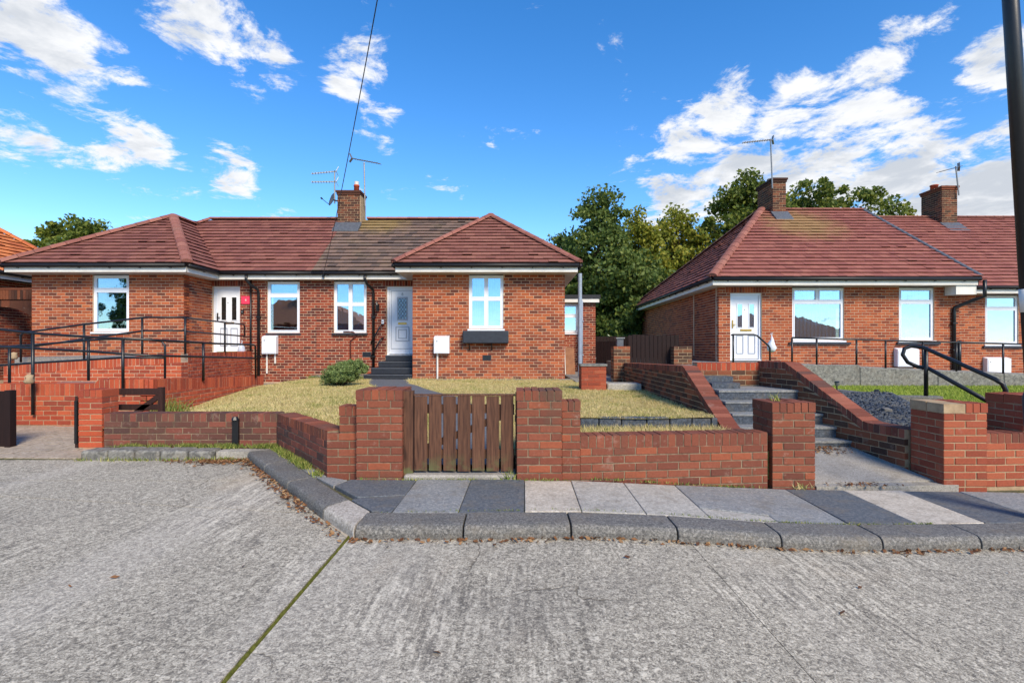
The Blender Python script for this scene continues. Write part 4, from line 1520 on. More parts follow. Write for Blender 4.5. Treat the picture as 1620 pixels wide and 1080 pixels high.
# ---------------- the right-hand bungalow
ER, SR = ZC + 2.02, ZC + 1.80
H3 = tag(empty('bungalow', (9, 15.5, .8)), 'red brick bungalow on the right with broad hipped roof, white door and black railing', 'bungalow', 'red brick bungalows')
RB = .84
rz = lambda z: snap(z, RB)
h3 = [(6.55 - 6.2, 7.5 - 6.2, RB - .3, rz(2.90)), (8.42 - 6.2, 9.98 - 6.2, rz(1.47), SR), (11.64 - 6.2, 12.7 - 6.2, rz(1.47), SR)]
w3 = wall_body('wall', (6.2, 15.45), (13.45, 15.45), RB - .5, SR, .25, 'mortar', H3, h3)
courses(H3, w3, (6.2, 15.45), (13.45, 15.45), RB - 4 * PH, SR, 'right_brick', h3, soldiers=[(.2, 1.45, rz(2.90), SR)])
w3l = wall_body('wall', (6.64, 26.3), (6.2004, 15.46), RB - .5, SR, .25, 'mortar', H3)
courses(H3, w3l, (6.64, 26.3), (6.2, 15.45), RB - 2 * PH, SR, 'right_brick', weight=.6)
w3r = wall_body('wall', (13.45, 15.46), (13.45, 16.59), RB - .8, SR, .25, 'mortar', H3)
wall_body('wall', (13.2, 26.3), (6.9, 26.3), RB - .5, SR, .25, 'mortar', H3)
door(H3, 6.55, 7.5, rz(.90), rz(2.90), 15.49, 'clear')
window(H3, 8.42, 9.98, h3[1][2], SR - .03, 15.45, 'double', 'vertical', sill='white_upvc')
window(H3, 11.64, 12.7, h3[2][2], SR - .03, 15.45, 'casement', 'vertical', sill='white_upvc')
for (a, b) in ((8.3, 10.15), (11.55, 12.85)):
    MB().box(a, b, 15.38, 15.442, h3[1][2] - .13, h3[1][2] - .065).build('brick_sill', 'navy_paint', H3)
RT = ER + 3.02
rp3 = {
    'front': [(5.8, 14.95, ER), (13.67, 14.95, ER), (12.95, 18.97, RT), (9.2, 18.97, RT)],
    'left': [(6.22, 26.8, ER), (5.8, 14.95, ER), (9.2, 18.97, RT)],
    'right': [(13.67, 14.95, ER), (14.2, 24.5, ER), (12.95, 18.97, RT)],
    'rear': [(14.2, 24.5, ER), (6.22, 26.8, ER), (9.2, 18.97, RT), (12.95, 18.97, RT)],
}
m = MB()
for k, p in rp3.items():
    if k == 'rear':
        m.slab3([p[0], p[1], p[2]], .06); m.slab3([p[0], p[2], p[3]], .06)
    else:
        m.slab3(p, .06)
roof3 = m.build('roof', 'roof_underlay', H3)
tiles(H3, roof3, rp3['front'], (rp3['front'][0], rp3['front'][1]), 'tile_right')
tiles(H3, roof3, rp3['left'], (rp3['left'][0], rp3['left'][1]), 'tile_right', weight=.7)
tiles(H3, roof3, rp3['right'], (rp3['right'][0], rp3['right'][1]), 'tile_right', weight=0)
caps(roof3, V3(5.8, 14.95, ER) + up * .8, V3(9.2, 18.97, RT) + up, name='hip_tile', r=.13)
caps(roof3, V3(6.22, 26.8, ER) + up * .8, V3(9.2, 18.97, RT) + up, name='hip_tile')
caps(roof3, V3(9.9, 18.97, RT) + up * .6, V3(12.95, 18.97, RT) + up * .6, r=.09)
caps(roof3, V3(13.67, 14.95, ER) + up, V3(12.95, 18.97, RT) + up, 'lead', r=.06, seg=1.0, name='lead_hip')
eaves(H3, [(6.26, 26.7), (5.84, 14.98), (13.62, 14.98), (13.62, 16.3)], .4, SR)
so = MB()
so.prism([(5.86, 15.0), (13.6, 15.0), (13.6, 15.445), (5.86, 15.445)], SR + .004, SR + .02)
so.prism([(5.86, 15.446), (6.195, 15.446), (6.63, 26.6), (6.28, 26.6)], SR + .004, SR + .02)
so.build('soffit', 'soffit_white', H3)
MB().box(13.0, 13.60, 15.03, 15.43, SR - .27, SR - .002).build('boxed_eave', 'white_paint', H3)
pipe_run(H3, [(13.72, 14.9, SR + .14), (13.72, 14.9, SR - .34), (13.6, 15.1, SR - .42), (13.25, 15.38, SR - .64), (13.25, 15.39, SR - .8), (13.25, 15.39, .6)], .05, clips=(1.2, 2.0))
pipe_run(H3, [(13.40, 15.38, 1.5), (13.40, 15.38, .6)], .05, 'waste_pipe')
m = MB(); m.tube([(6.17, 17.5, SR), (6.17, 17.5, 1.0)], .02, 8); m.build('expansion_joint', 'mortar', H3)
ch3 = chimney(H3, 9.43, 9.90, 18.6, 19.75, 5.8, 7.43)
m = MB(); m.hexa([(9.36, 18.2, 5.80), (9.97, 18.2, 5.80), (9.97, 18.6, 6.1), (9.36, 18.6, 6.1), (9.36, 18.2, 5.87), (9.97, 18.2, 5.87), (9.97, 18.6, 6.23), (9.36, 18.6, 6.23)])
m.build('flashing', 'lead', ch3)
MB().tube([(9.6, 19.1, 7.43), (9.6, 19.1, 7.56)], [.16, .12], 12).build('chimney_pot', 'old_stone', ch3)
flush_bricks(H3); flush_tiles(H3)

# ---------------- the bungalow beyond it
H4 = tag(empty('bungalow', (17, 16.6, .6)), 'red brick bungalow at the right edge behind the lamp post', 'bungalow', 'red brick bungalows')
S4 = 3.0
x4 = 13.46
h4 = [(15.3 - x4, 16.38 - x4, 1.40, S4)]
w4 = wall_body('wall', (x4, 16.6), (21, 16.6), .2, S4, .25, 'mortar', H4, h4)
courses(H4, w4, (x4, 16.6), (21, 16.6), .30, S4, 'right_brick', h4)
window(H4, 15.3, 16.38, 1.40, S4 - .03, 16.6, 'casement', 'net')
MB().box(15.2, 16.5, 16.53, 16.59, 1.27, 1.335).build('brick_sill', 'navy_paint', H4)
rp4 = [(12.6, 16.1, S4 + .2), (24, 16.1, S4 + .2), (24, 20.42, S4 + .2 + 4.32 * PIT), (12.6, 20.42, S4 + .2 + 4.32 * PIT)]
rr4 = [(24, 24.7, S4 + .2), (12.6, 24.7, S4 + .2), (12.6, 20.42, S4 + .2 + 4.32 * PIT), (24, 20.42, S4 + .2 + 4.32 * PIT)]
m = MB(); m.slab3(rp4, .06); m.slab3(rr4, .06)
roof4 = m.build('roof', 'roof_underlay', H4)
tiles(H4, roof4, rp4, (rp4[0], rp4[1]), 'tile_right')
caps(roof4, V3(13, 20.42, S4 + .2 + 4.32 * PIT) + up * .6, V3(22, 20.42, S4 + .2 + 4.32 * PIT) + up * .6, r=.09)
eaves(H4, [(13.75, 16.13), (23, 16.13)], .4, S4)
MB().prism([(13.75, 16.15), (23, 16.15), (23, 16.595), (13.75, 16.595)], S4 + .004, S4 + .02).build('soffit', 'soffit_white', H4)
ch4 = chimney(H4, 16.66, 17.25, 19.9, 20.9, 5.6, 7.55, pots=((16.85, 20.5, .14, .22, 'terracotta'), (17.1, 20.3, .12, .12, 'old_stone')))
m = MB(); m.hexa([(16.58, 19.4, 5.64), (17.33, 19.4, 5.64), (17.33, 19.9, 6.0), (16.58, 19.9, 6.0), (16.58, 19.4, 5.72), (17.33, 19.4, 5.72), (17.33, 19.9, 6.14), (16.58, 19.9, 6.14)])
m.build('flashing', 'lead', ch4)
flush_bricks(H4); flush_tiles(H4)

# ---------------- the neighbour at the left edge: orange roof, arch in the link wall
H5 = tag(empty('bungalow', (-17, 17, .3)), 'bungalow with a bright orange tiled roof at the left edge', 'bungalow', 'red brick bungalows')
ap5 = (-18.2, 16.2, EZ + 2.25)
rp5 = {'right': [(-15.2, 12.8, EZ - .02), (-15.2, 18.9, EZ - .02), (-18.2, 16.8, EZ + 2.25), (-18.2, 15.5, EZ + 2.25)],
       'rear': [(-15.2, 18.9, EZ - .02), (-26, 18.9, EZ - .02), (-26, 16.8, EZ + 2.25), (-18.2, 16.8, EZ + 2.25)],
       'front': [(-26, 12.8, EZ - .02), (-15.2, 12.8, EZ - .02), (-18.2, 15.5, EZ + 2.25), (-26, 15.5, EZ + 2.25)]}
m = MB()
for p in rp5.values():
    m.slab3(p, .06)
roof5 = m.build('roof', 'roof_underlay', H5)
tiles(H5, roof5, rp5['right'], (rp5['right'][0], rp5['right'][1]), 'tile_orange')
tiles(H5, roof5, rp5['front'], (rp5['front'][0], rp5['front'][1]), 'tile_orange', weight=0)
caps(roof5, V3(-15.2, 18.9, EZ) + up * .3, V3(-18.2, 16.8, EZ + 2.25) + up * .4, 'tile_orange', name='hip_tile', r=.15)
eaves(H5, [(-15.22, 12.85), (-15.22, 18.85)], .4, SZ)
w5 = wall_body('wall', (-15.55, 13.2), (-15.55, 18.5), .1, SZ, .25, 'mortar', H5)
courses(H5, w5, (-15.55, 13.2), (-15.55, 18.5), .3, SZ, 'main_brick')
flush_bricks(H5, 120); flush_tiles(H5)

lk = tag(empty('link_wall', (-14.5, 15.3, .2)), 'dark brick link wall with an arched opening at the left edge', 'wall')
lw = MB()
arc = [(-14.0 - 1.25 * (1 - math.cos(t)), 1.55 + .95 * math.sin(t)) for t in np.linspace(0, math.pi / 2, 9)]
# solid above the arch: built as vertical strips from the arch line to the top
xsA = [-17.5, -15.25] + [p[0] for p in reversed(arc)] [0:] + [-13.55]
def arch_z(x):
    if x >= -14.0: return None
    if x <= -15.25: return 2.5
    t = math.acos(max(-1, min(1, 1 - (-14.0 - x) / 1.25)))
    return 1.55 + .95 * math.sin(t)
xsA = sorted(set(round(x, 4) for x in xsA))
for a, b in zip(xsA[:-1], xsA[1:]):
    if b - a < 1e-4: continue
    za = arch_z(a + 1e-5) if a < -14.0 - 1e-6 else .1
    zb = arch_z(b - 1e-5) if b <= -14.0 + 1e-6 else .1
    if a >= -14.0 - 1e-6: za = zb = .1
    lw.hexa([(a, 15.25, za), (b, 15.25, zb), (b, 15.5, zb), (a, 15.5, za), (a, 15.25, 2.95), (b, 15.25, 2.95), (b, 15.5, 2.95), (a, 15.5, 2.95)])
lwo = lw.build('wall', 'soot_brick', lk)
for r in range(12):                        # radial bricks of the arch ring
    t = (r + .5) / 12 * math.pi / 2
    cx, cz = -14.0 - 1.25 * (1 - math.cos(t)), 1.55 + .95 * math.sin(t)
    nx, nz = math.cos(t), math.sin(t)
    d = Vector((nx, 0, nz)).normalized()
    MB().bar((cx, 15.3, cz), (cx + d.x * .22, 15.3, cz + d.z * .22), .14, .085, up=(0, 1, 0)).build('brick', 'soot_brick', lwo)
x = -17.4
while x < -13.6:
    MB().box(x, x + .078, 15.21, 15.5, 2.72, 3.0).build('coping_brick', 'soot_brick', lwo); x += .086
MB().box(-17.5, -13.56, 15.2, 15.52, 3.0, 3.06).build('coping', 'soot_brick', lwo)
bk = wall_body('passage_wall', (-17.5, 16.9), (-13.55, 16.9), .1, 3.0, .2, 'mortar_dark', lk)
courses(lk, bk, (-17.5, 16.9), (-13.55, 16.9), .3, 2.9, 'soot_brick')
flush_bricks(lk, 200)

# meter boxes
meter_box(-7.63, -7.20, 1.10, 1.66, 15.7, 'white meter box below the left main window with two white pipes', ((-7.53, .50), (-7.28, .8)))
meter_box(-2.20, -1.78, 1.13, 1.62, 14.36, 'white meter box on the bay wall left of the dark window box', ((-2.12, .42),))
meter_box(11.48, 12.12, .72, 1.28, 15.45, 'white meter box under the right-hand bungalow\'s narrow window')
meter_box(15.22, 15.98, .40, .98, 16.6, 'white meter box under the farthest window by the lamp post')


# ================================================================== GARDEN WALLS
def coping_run(wall, p0, p1, thick, zf, mat, h=.105, w=.083, name='coping_brick', back=0.0):
    """bricks on edge across the top of a wall; zf(u) is the height of their tops"""
    dx, dy = p1[0] - p0[0], p1[1] - p0[1]
    Lg = math.hypot(dx, dy); ux, uy = dx / Lg, dy / Lg
    nx, ny = -uy, ux
    n = max(1, int(round(Lg / w)))
    P = lambda u, t, z: (p0[0] + ux * u + nx * t, p0[1] + uy * u + ny * t, z)
    for i in range(n):
        a, b = Lg * i / n + .005, Lg * (i + 1) / n - .005
        t0 = -.004 + random.uniform(-.003, .003); t1 = thick + .002
        za, zb = zf(a) + random.uniform(-.003, .003), zf(b) + random.uniform(-.003, .003)
        m = MB().hexa([P(a, t0, za - h), P(b, t0, zb - h), P(b, t1, zb - h), P(a, t1, za - h), P(a, t0, za), P(b, t0, zb), P(b, t1, zb), P(a, t1, za)])
        m.build(name, mat, wall)


def garden_wall(name, label, p0, p1, zb, zt, mat, thick=.22, cope=None, mort='mortar_dark', cat='wall', thing=None, ends=(False, False), back=True, first=0, ztb=None, ch=.105):
    """p0 to p1 seen from the outside, zb / zt numbers or functions of the way along"""
    fb = zb if callable(zb) else (lambda u: zb)
    ft = zt if callable(zt) else (lambda u: zt)
    dx, dy = p1[0] - p0[0], p1[1] - p0[1]
    Lg = math.hypot(dx, dy); ux, uy = dx / Lg, dy / Lg
    nx, ny = -uy, ux
    own = thing is None
    if own:
        thing = tag(empty(name, ((p0[0] + p1[0]) / 2, (p0[1] + p1[1]) / 2, min(fb(0), fb(Lg)))), label, cat)
    P = lambda u, t, z: (p0[0] + ux * u + nx * t, p0[1] + uy * u + ny * t, z)
    n = max(1, int(Lg / .05))
    core = MB()
    for i in range(n):
        a, b = Lg * i / n, Lg * (i + 1) / n
        core.hexa([P(a, .0, fb(a) - .25), P(b, .0, fb(b) - .25), P(b, thick, fb(b) - .25), P(a, thick, fb(a) - .25), P(a, .0, ft(a) - .008), P(b, .0, ft(b) - .008), P(b, thick, ft(b) - .008), P(a, thick, ft(a) - .008)])
    wall = core.build('wall', mort, thing)
    zmin = min(fb(Lg * k / 10) for k in range(11)); zmax = max(ft(Lg * k / 10) for k in range(11))
    h = ch if cope else 0
    nr = math.ceil((zmax - h - zmin) / .081)
    z0 = zmax - h - nr * .081
    courses(thing, wall, p0, p1, z0, zmax - h, mat, near=True, top=lambda u: ft(u) - h, bot=lambda u: fb(u) - .02, ph=.081, pw=.23, first=first)
    if back:
        courses(thing, wall, (p1[0] + nx * thick, p1[1] + ny * thick), (p0[0] + nx * thick, p0[1] + ny * thick), z0, zmax - h, mat, top=lambda u: ft(Lg - u) - h, bot=lambda u: fb(Lg - u) - .02, ph=.081, pw=.23, weight=0)
    for e, (a, b) in zip(ends, ((P(0, thick, 0), P(0, 0, 0)), (P(Lg, 0, 0), P(Lg, thick, 0)))):
        if e:
            uu = 0 if a[0:2] == P(0, thick, 0)[0:2] else Lg
            courses(thing, wall, a[0:2], b[0:2], z0, ft(uu) - h, mat, near=True, bot=lambda u: fb(uu) - .02, ph=.081, pw=.23, first=1)
    if cope:
        coping_run(wall, p0, p1, thick, ft, cope, h)
    if own:
        flush_bricks(thing)
    return thing


def pillar(label, x0, y0, w, d, zb, h, mat, mort='mortar_dark', ang=0.0, cap=True, name='brick_pillar', capmat=None, pale_cap=False, hc=.105):
    """x0, y0: near left corner; ang turns it about that corner"""
    t = tag(empty(name, (x0 + w / 2, y0 + d / 2, zb)), label, 'pillar', 'brick garden pillars')
    ca, sa = math.cos(ang), math.sin(ang)
    Q = lambda u, v: (x0 + ca * u - sa * v, y0 + sa * u + ca * v)
    i = .006
    m = MB().prism([Q(i, i), Q(w - i, i), Q(w - i, d - i), Q(i, d - i)], zb - .3, zb + h - .012)
    body = m.build('pillar_body', mort, t)
    cc = hc if cap else 0
    nr = int(round((h - cc) / .0805))
    ph = (h - cc) / nr
    faces = [(Q(0, i), Q(w, i), 0), (Q(w - i, .006), Q(w - i, d - .006), 1), (Q(w, d - i), Q(0, d - i), 0), (Q(i, d - .006), Q(i, .006), 1)]
    for (a, b, fo) in faces:
        L_ = math.hypot(b[0] - a[0], b[1] - a[1])
        pw = L_ / round(L_ / .23) if round(L_ / .23) else L_
        courses(t, body, a, b, zb, zb + h - cc, mat, near=True, ph=ph, pw=pw, first=fo)
    courses(t, body, faces[0][0], faces[0][1], zb - .081, zb, mat, near=True, ph=.081, pw=.23)
    if cap:
        n = max(3, int(round(w / .078))); k = 2 if d > .3 else 1
        for a in range(n):
            for b in range(k):
                u0, u1 = w * a / n + .005 - (.008 if a == 0 else 0), w * (a + 1) / n - .005 + (.008 if a == n - 1 else 0)
                v0, v1 = d * b / k + .005 - (.008 if b == 0 else 0), d * (b + 1) / k - .005 + (.008 if b == k - 1 else 0)
                if pale_cap and a < 3:
                    if a: continue
                    u1 = w * 3 / n - .005
                zz = zb + h + random.uniform(-.004, .004)
                MB().prism([Q(u0, v0), Q(u1, v0), Q(u1, v1), Q(u0, v1)], zz - hc + .006, zz).build('coping_brick', 'mortar_pale' if pale_cap and a < 3 else (capmat or mat), body)
    flush_bricks(t)
    return t


# front boundary, from left to right
pillar('small bright orange brick gate pillar left of the old low wall', -5.93, 6.98, .32, .30, -.06, .79, 'orange_brick', 'mortar_pale')
garden_wall('front_wall', 'low weathered brick wall with grass at its foot, left of the angled wall', (-5.40, 6.76), (-3.12, 6.76), .0, .437, 'old_brick', cope='old_brick', ends=(True, False))
garden_wall('angled_wall', 'low angled brick wall running up to the stepped pier left of the gate', (-3.12, 6.76), (-1.90, 5.24), .0, lambda u: .437 + .012 * u, 'old_brick', cope='garden_brick')
garden_wall('stub_wall', 'short stepped brick pier between the angled wall and the left gate pillar', (-1.90, 5.22), (-1.58, 5.22), 0.0, .44, 'garden_brick', thick=.24)
pillar('narrow half pier leaning against the left gate pillar', -1.78, 5.24, .20, .22, .44, .27, 'garden_brick')
pillar('left brick pillar of the wooden gate', -1.575, 5.13, .46, .46, 0.0, .885, 'garden_brick')
pillar('right brick pillar of the wooden gate', .035, 5.10, .45, .46, -.02, .90, 'garden_brick')
pillar('narrow half pier right of the wooden gate', .492, 5.17, .185, .23, -.03, .80, 'garden_brick')
garden_wall('front_wall', 'low dark red brick wall with bricks on edge along its top, right of the gate', (.68, 5.19), (2.68, 5.40), lambda u: gd(.68 + u) - .01, .415, 'garden_brick', cope='garden_brick', ch=.125)
pillar('dark red brick pillar at the foot of the stone steps', 2.735, 5.40, .45, .45, -.165, .89, 'garden_brick')
pillar('orange-brown brick pillar with pale patched top, right of the concrete path', 4.60, 5.47, .465, .46, -.18, .89, 'pillar_brick', 'mortar_pale', pale_cap=True)
garden_wall('front_wall', 'low brick wall under the tubular handrail at the right edge', (5.08, 5.62), (8.5, 5.86), -.19, .365, 'pillar_brick', cope='cope_brick', mort='mortar_pale')
pillar('brick pillar half hidden by the lamp post', 5.70, 5.72, .46, .46, .3, .47, 'pillar_brick', 'mortar_pale')

# gate
gt = tag(empty('wooden_gate', (-.55, 5.28, .05)), 'dark brown wooden picket gate between two brick pillars', 'gate')
for i in range(7):
    x = -1.005 + i * .1465
    top = .815 + random.uniform(-.004, .004)
    m = MB().box(x, x + .130 + random.uniform(-.003, .002), 5.20, 5.222, .055 + random.uniform(-.004, .004), top)
    o = m.build('picket', 'gate_wood', gt)
    bv = o.modifiers.new('edge', 'BEVEL'); bv.width = .004; bv.segments = 2
for z in (.64, .18):
    MB().box(-.99, .01, 5.223, 5.262, z, z + .09).build('gate_rail', 'gate_wood', gt)
MB().bar((-.97, 5.245, .25), (0, 5.245, .66), .04, .07, up=(0, 0, 1)).build('brace', 'gate_wood', gt)
MB().box(-1.01, .02, 5.196, 5.265, .818, .835).build('gate_cap', 'gate_wood', gt)
for z in (.27, .70):
    MB().box(-1.03, -.80, 5.264, 5.269, z, z + .03).build('hinge', 'black_metal', gt)
gp = tag(MB().box(-1.112, -1.018, 5.19, 5.28, -.02, .87).build('gate_post', 'gate_wood'), 'brown wooden post on the hinge side of the picket gate', 'post')
MB().box(-1.016, -1.010, 5.20, 5.27, .05, .82).build('stop_strip', 'dark_wood', gp)
gq = tag(MB().box(.022 - .0, .0335, 5.24, 5.30, -.02, .85).build('gate_post', 'gate_wood'), 'thin dark wooden stop post on the latch side of the picket gate', 'post')
MB().box(.015, .0215, 5.24, 5.25, .55, .62).build('latch', 'black_metal', gq)
m = MB().box(-1.10, .03, 5.12, 5.42, -.3, .035)
ts = tag(m.build('gate_threshold', 'path_concrete'), 'worn concrete threshold under the picket gate', 'threshold')
bv = ts.modifiers.new('edge', 'BEVEL'); bv.width = .025; bv.segments = 3

# terrace edge in the lawn: a row of dark blocks
te = tag(empty('lawn_edging', (1.6, 7.05, .2)), 'row of dark stone blocks edging the upper lawn behind the front wall', 'edging')
x = .40
while x < 2.78:
    w = random.uniform(.24, .36)
    o = MB().box(x + .006, min(x + w, 2.80) - .006, 7.0 + random.uniform(-.01, .01), 7.14, .05, .345 + random.uniform(-.012, .01)).build('edging_block', 'slate', te)
    bv = o.modifiers.new('edge', 'BEVEL'); bv.width = .012; bv.segments = 2
    x += w

# rusty lump of a pillar on the lawn and the slab next to it
pillar('short crumbling red brick pier standing on the dry lawn', 1.45, 10.9, .53, .42, .40, .50, 'pillar_brick', 'terracotta', cap=False)
MB()
s = tag(MB().box(1.43, 2.0, 10.88, 11.34, .902, .945).build('pier_slab', 'old_stone'), 'thin grey slab lying on the crumbling pier', 'slab')
s = tag(MB().box(2.02, 2.76, 11.0, 11.5, .3, .52).build('stone_step', 'slab_light'), 'single pale stone step beside the crumbling pier', 'step')
bv = s.modifiers.new('edge', 'BEVEL'); bv.width = .02; bv.segments = 2

# flanking walls of the stone steps
def rake_l(u):         # from the far end (14.4) towards the street (6.75)
    y = 14.4 - u
    return .22 + (1.0 - .22) * smoothstep(0, 1, (y - 6.85) / 1.7) if False else (1.0 - .02 * max(0, y - 8.5) if y >= 8.5 else max(.23, 1.0 - (8.5 - y) * (.78 / 1.62)))


lawn_side = lambda u: .30 if 14.4 - u > 7.1 else .18
garden_wall('flank_wall', 'long brown brick wall with sloping top between the dry lawn and the stone steps', (2.82, 14.4), (2.82, 6.72), lambda u: .12, rake_l, 'step_brick', thick=.23, cope='cope_brick', mort='mortar_pale', ends=(False, True))


def rake_r(u):         # from the top (8.55) towards the street pillar (5.95)
    y = 8.55 - u
    return 1.08 if y > 7.9 else max(.36, 1.08 - (7.9 - y) * (.72 / 1.45))


garden_wall('flank_wall', 'brown brick wall with steep diagonal brick coping right of the stone steps', (4.08, 8.55), (4.55, 5.95), lambda u: -.16, rake_r, 'step_brick', thick=.24, cope='cope_brick', mort='mortar_pale')
garden_wall('landing_wall', 'dark brick retaining wall with orange soldier course below the right-hand front door', (3.05, 8.50), (4.42, 8.50), .66, 1.05, 'step_brick', thick=.22, cope='orange_brick', mort='mortar_pale', ends=(False, True), ch=.125)

# stone steps and path between them
ss = tag(empty('stone_steps', (3.65, 6.8, -.1)), 'flight of grey stone steps rising between two brown brick walls', 'steps')
zt = [.64, .495, .35, .205, .06]
for k, z in enumerate(zt):
    yf = 7.63 - .235 * k
    x1 = 4.08 + .1808 * (8.55 - yf) + .004
    o = MB().box(3.062, x1, yf, (yf + .30) if k else 8.48, z - .17, z).build('step', 'slate', ss)
    bv = o.modifiers.new('edge', 'BEVEL'); bv.width = .015; bv.segments = 2
    MB().box(3.062, x1, yf - .012, (yf + .232) if k else 8.46, z + .001, z + .03).build('tread', 'slab_mid', o)
for k in range(2):
    MB().box(3.07, 3.5 + .02 * k, 7.9 + .3 * k, 8.48, .672 + .085 * k, .755 + .085 * k).build('side_step', 'slate', ss)
struct(MB().prism([(3.2, 5.52), (4.60, 5.60), (4.43, 6.72), (3.07, 6.72)], -.5, lambda x, y: -.15 + .14 * (y - 5.53)).build('entrance_path', 'path_concrete'), 'light concrete path into the right-hand gateway')
struct(MB().prism([(3.20, 5.40), (4.75, 5.46), (4.60, 5.60), (3.2, 5.52)], -.5, lambda x, y: -.155).build('entrance_sill', 'path_concrete'), 'concrete edge of the right-hand gateway')

# ------------------------------------------------------------------ left ramp
def ramp_top(u):
    x = -9.8 + u
    return .64 + (.70 - .64) * smoothstep(-9.8, -8.4, x) if x < -6.95 else .775


rw = garden_wall('ramp_wall', 'bright orange brick retaining wall of the ramp on the left', (-9.8, 8.55), (-6.0, 8.55), lambda u: -.03 + .02 * max(0, 3.5 - u), ramp_top, 'orange_brick', thick=.23, cope='orange_brick', mort='mortar_pale', ends=(False, False), ch=.20)
garden_wall('ramp_wall', 'orange brick side wall of the ramp dropping towards the shrub', (-6.0, 8.55), (-6.0, 12.3), lambda u: .12 + .05 * u, lambda u: .775 - .045 * u, 'orange_brick', thick=.23, cope='orange_brick', mort='mortar_pale', ends=(False, True), ch=.20)
garden_wall('platform_wall', 'orange brick wall of the upper ramp platform in front of the left bungalow', (-11.2, 11.25), (-7.3, 11.25), .3, lambda u: .90 + .07 * u, 'orange_brick', thick=.23, cope='orange_brick', mort='mortar', ch=.20, ends=(False, True))
garden_wall('platform_wall', 'receding orange brick side wall of the platform below the left front door', (-7.3, 11.49), (-7.98, 15.6), .35, 1.17, 'orange_brick', thick=.23, cope='orange_brick', mort='mortar', ch=.16)
struct(sheet('ramp_floor', [(-9.8, 8.78), (-6.23, 8.78), (-6.23, 12.3), (-7.3, 12.3), (-7.3, 11.2), (-9.8, 11.2)], .55, 'ramp_concrete', .5), 'concrete floor of the lower ramp')
struct(sheet('platform_floor', [(-11.2, 11.5), (-7.6, 11.5), (-8.2, 15.65), (-9.22, 15.65), (-9.22, 14.3), (-11.2, 14.3)], 1.08, 'ramp_concrete', .8), 'concrete floor of the platform at the left front door')


def railing(label, rails, posts, r=.021, name='ramp_railing', group='black ramp railings'):
    b = posts[0][0]
    t = tag(empty(name, b), label, 'railing', group)
    for pts in rails:
        m = MB(); m.smooth = True
        m.tube(pts, r, 10); m.build('rail', 'black_metal', t)
    for (a, c) in posts:
        pr = max(.024, r)
        m = MB(); m.tube([a, c], pr, 10); m.smooth = True
        m.build('post', 'black_metal', t)
    return t


def world(px, py, Y):
    return ((px - 812) / 810 * Y, Y, ZC - (py - 548) / 810 * Y)


W = world
y = 8.49
railing('nearest black two-bar railing along the front of the orange ramp wall',
        [[W(-40, 518, y), W(0, 521, y), W(53, 527, y), W(142, 533, y), W(236, 537.5, y), (-5.97, 8.75, 1.42), (-5.97, 10.2, 1.38), (-5.97, 11.75, 1.36), (-5.97, 11.85, 1.33), (-5.97, 11.87, .6)],
         [W(-40, 546, y), W(53, 551, y), W(138, 555.5, y), W(236, 562.5, y), (-5.97, 8.75, 1.16), (-5.97, 11.86, 1.05)]],
        [(W(52, 656, y), W(52, 528, y)), (W(194.5, 622, y), W(194.5, 537, y)), ((-5.97, 9.86, .66), (-5.97, 9.86, 1.39))])
y = 9.75
railing('inner black railing of the lower ramp ending in a rounded post',
        [[W(-40, 552, y), W(0, 549, y), W(53, 545.5, y), W(142, 538, y), W(178, 536, y), W(241, 538, y), W(256, 540, y), W(261, 546, y), W(261, 604, y)],
         [W(-40, 581, y), W(0, 578, y), W(53, 574, y), W(138, 569, y), W(193, 565.5, y), W(260, 566, y)]],
        [(W(15, 612, y), W(15, 548, y)), (W(140, 602, y), W(140, 538, y))])
y = 11.3
zb_ = .9
railing('upper black railing climbing to the platform at the left front door',
        [[W(33, 573, y), W(33, 530, y), W(38, 526, y), W(133, 513, y), W(229, 502, y), W(293, 502, y), (-7.33, 11.5, 1.96), (-7.85, 14.9, 1.96), (-7.87, 15.0, 1.93), (-7.87, 15.0, 1.62)],
         [W(33, 551, y), W(133, 536, y), W(229, 523, y), W(293, 523, y), (-7.33, 11.5, 1.66), (-7.87, 15.0, 1.62)]],
        [(W(133, 586, y), W(133, 513, y)), (W(225, 584, y), W(225, 503, y)), (W(293, 560, y), W(293, 502, y)), ((-7.66, 13.6, 1.1), (-7.66, 13.6, 1.96))])

# brown gate leaves of the driveway
def board_gate(label, p0, p1, z0, z1, n, name='driveway_gate'):
    t = tag(empty(name, ((p0[0] + p1[0]) / 2, (p0[1] + p1[1]) / 2, z0)), label, 'gate')
    for i in range(n):
        a = [p0[k] + (p1[k] - p0[k]) * (i + .03) / n for k in (0, 1)]; b = [p0[k] + (p1[k] - p0[k]) * (i + .97) / n for k in (0, 1)]
        zt_ = z1 + random.uniform(-.01, .01)
        m = MB().bar((a[0], a[1], (z0 + zt_) / 2), (b[0], b[1], (z0 + zt_) / 2), .03, zt_ - z0)
        o = m.build('board', 'fence_wood', t)
        bv = o.modifiers.new('edge', 'BEVEL'); bv.width = .006; bv.segments = 2
    return t


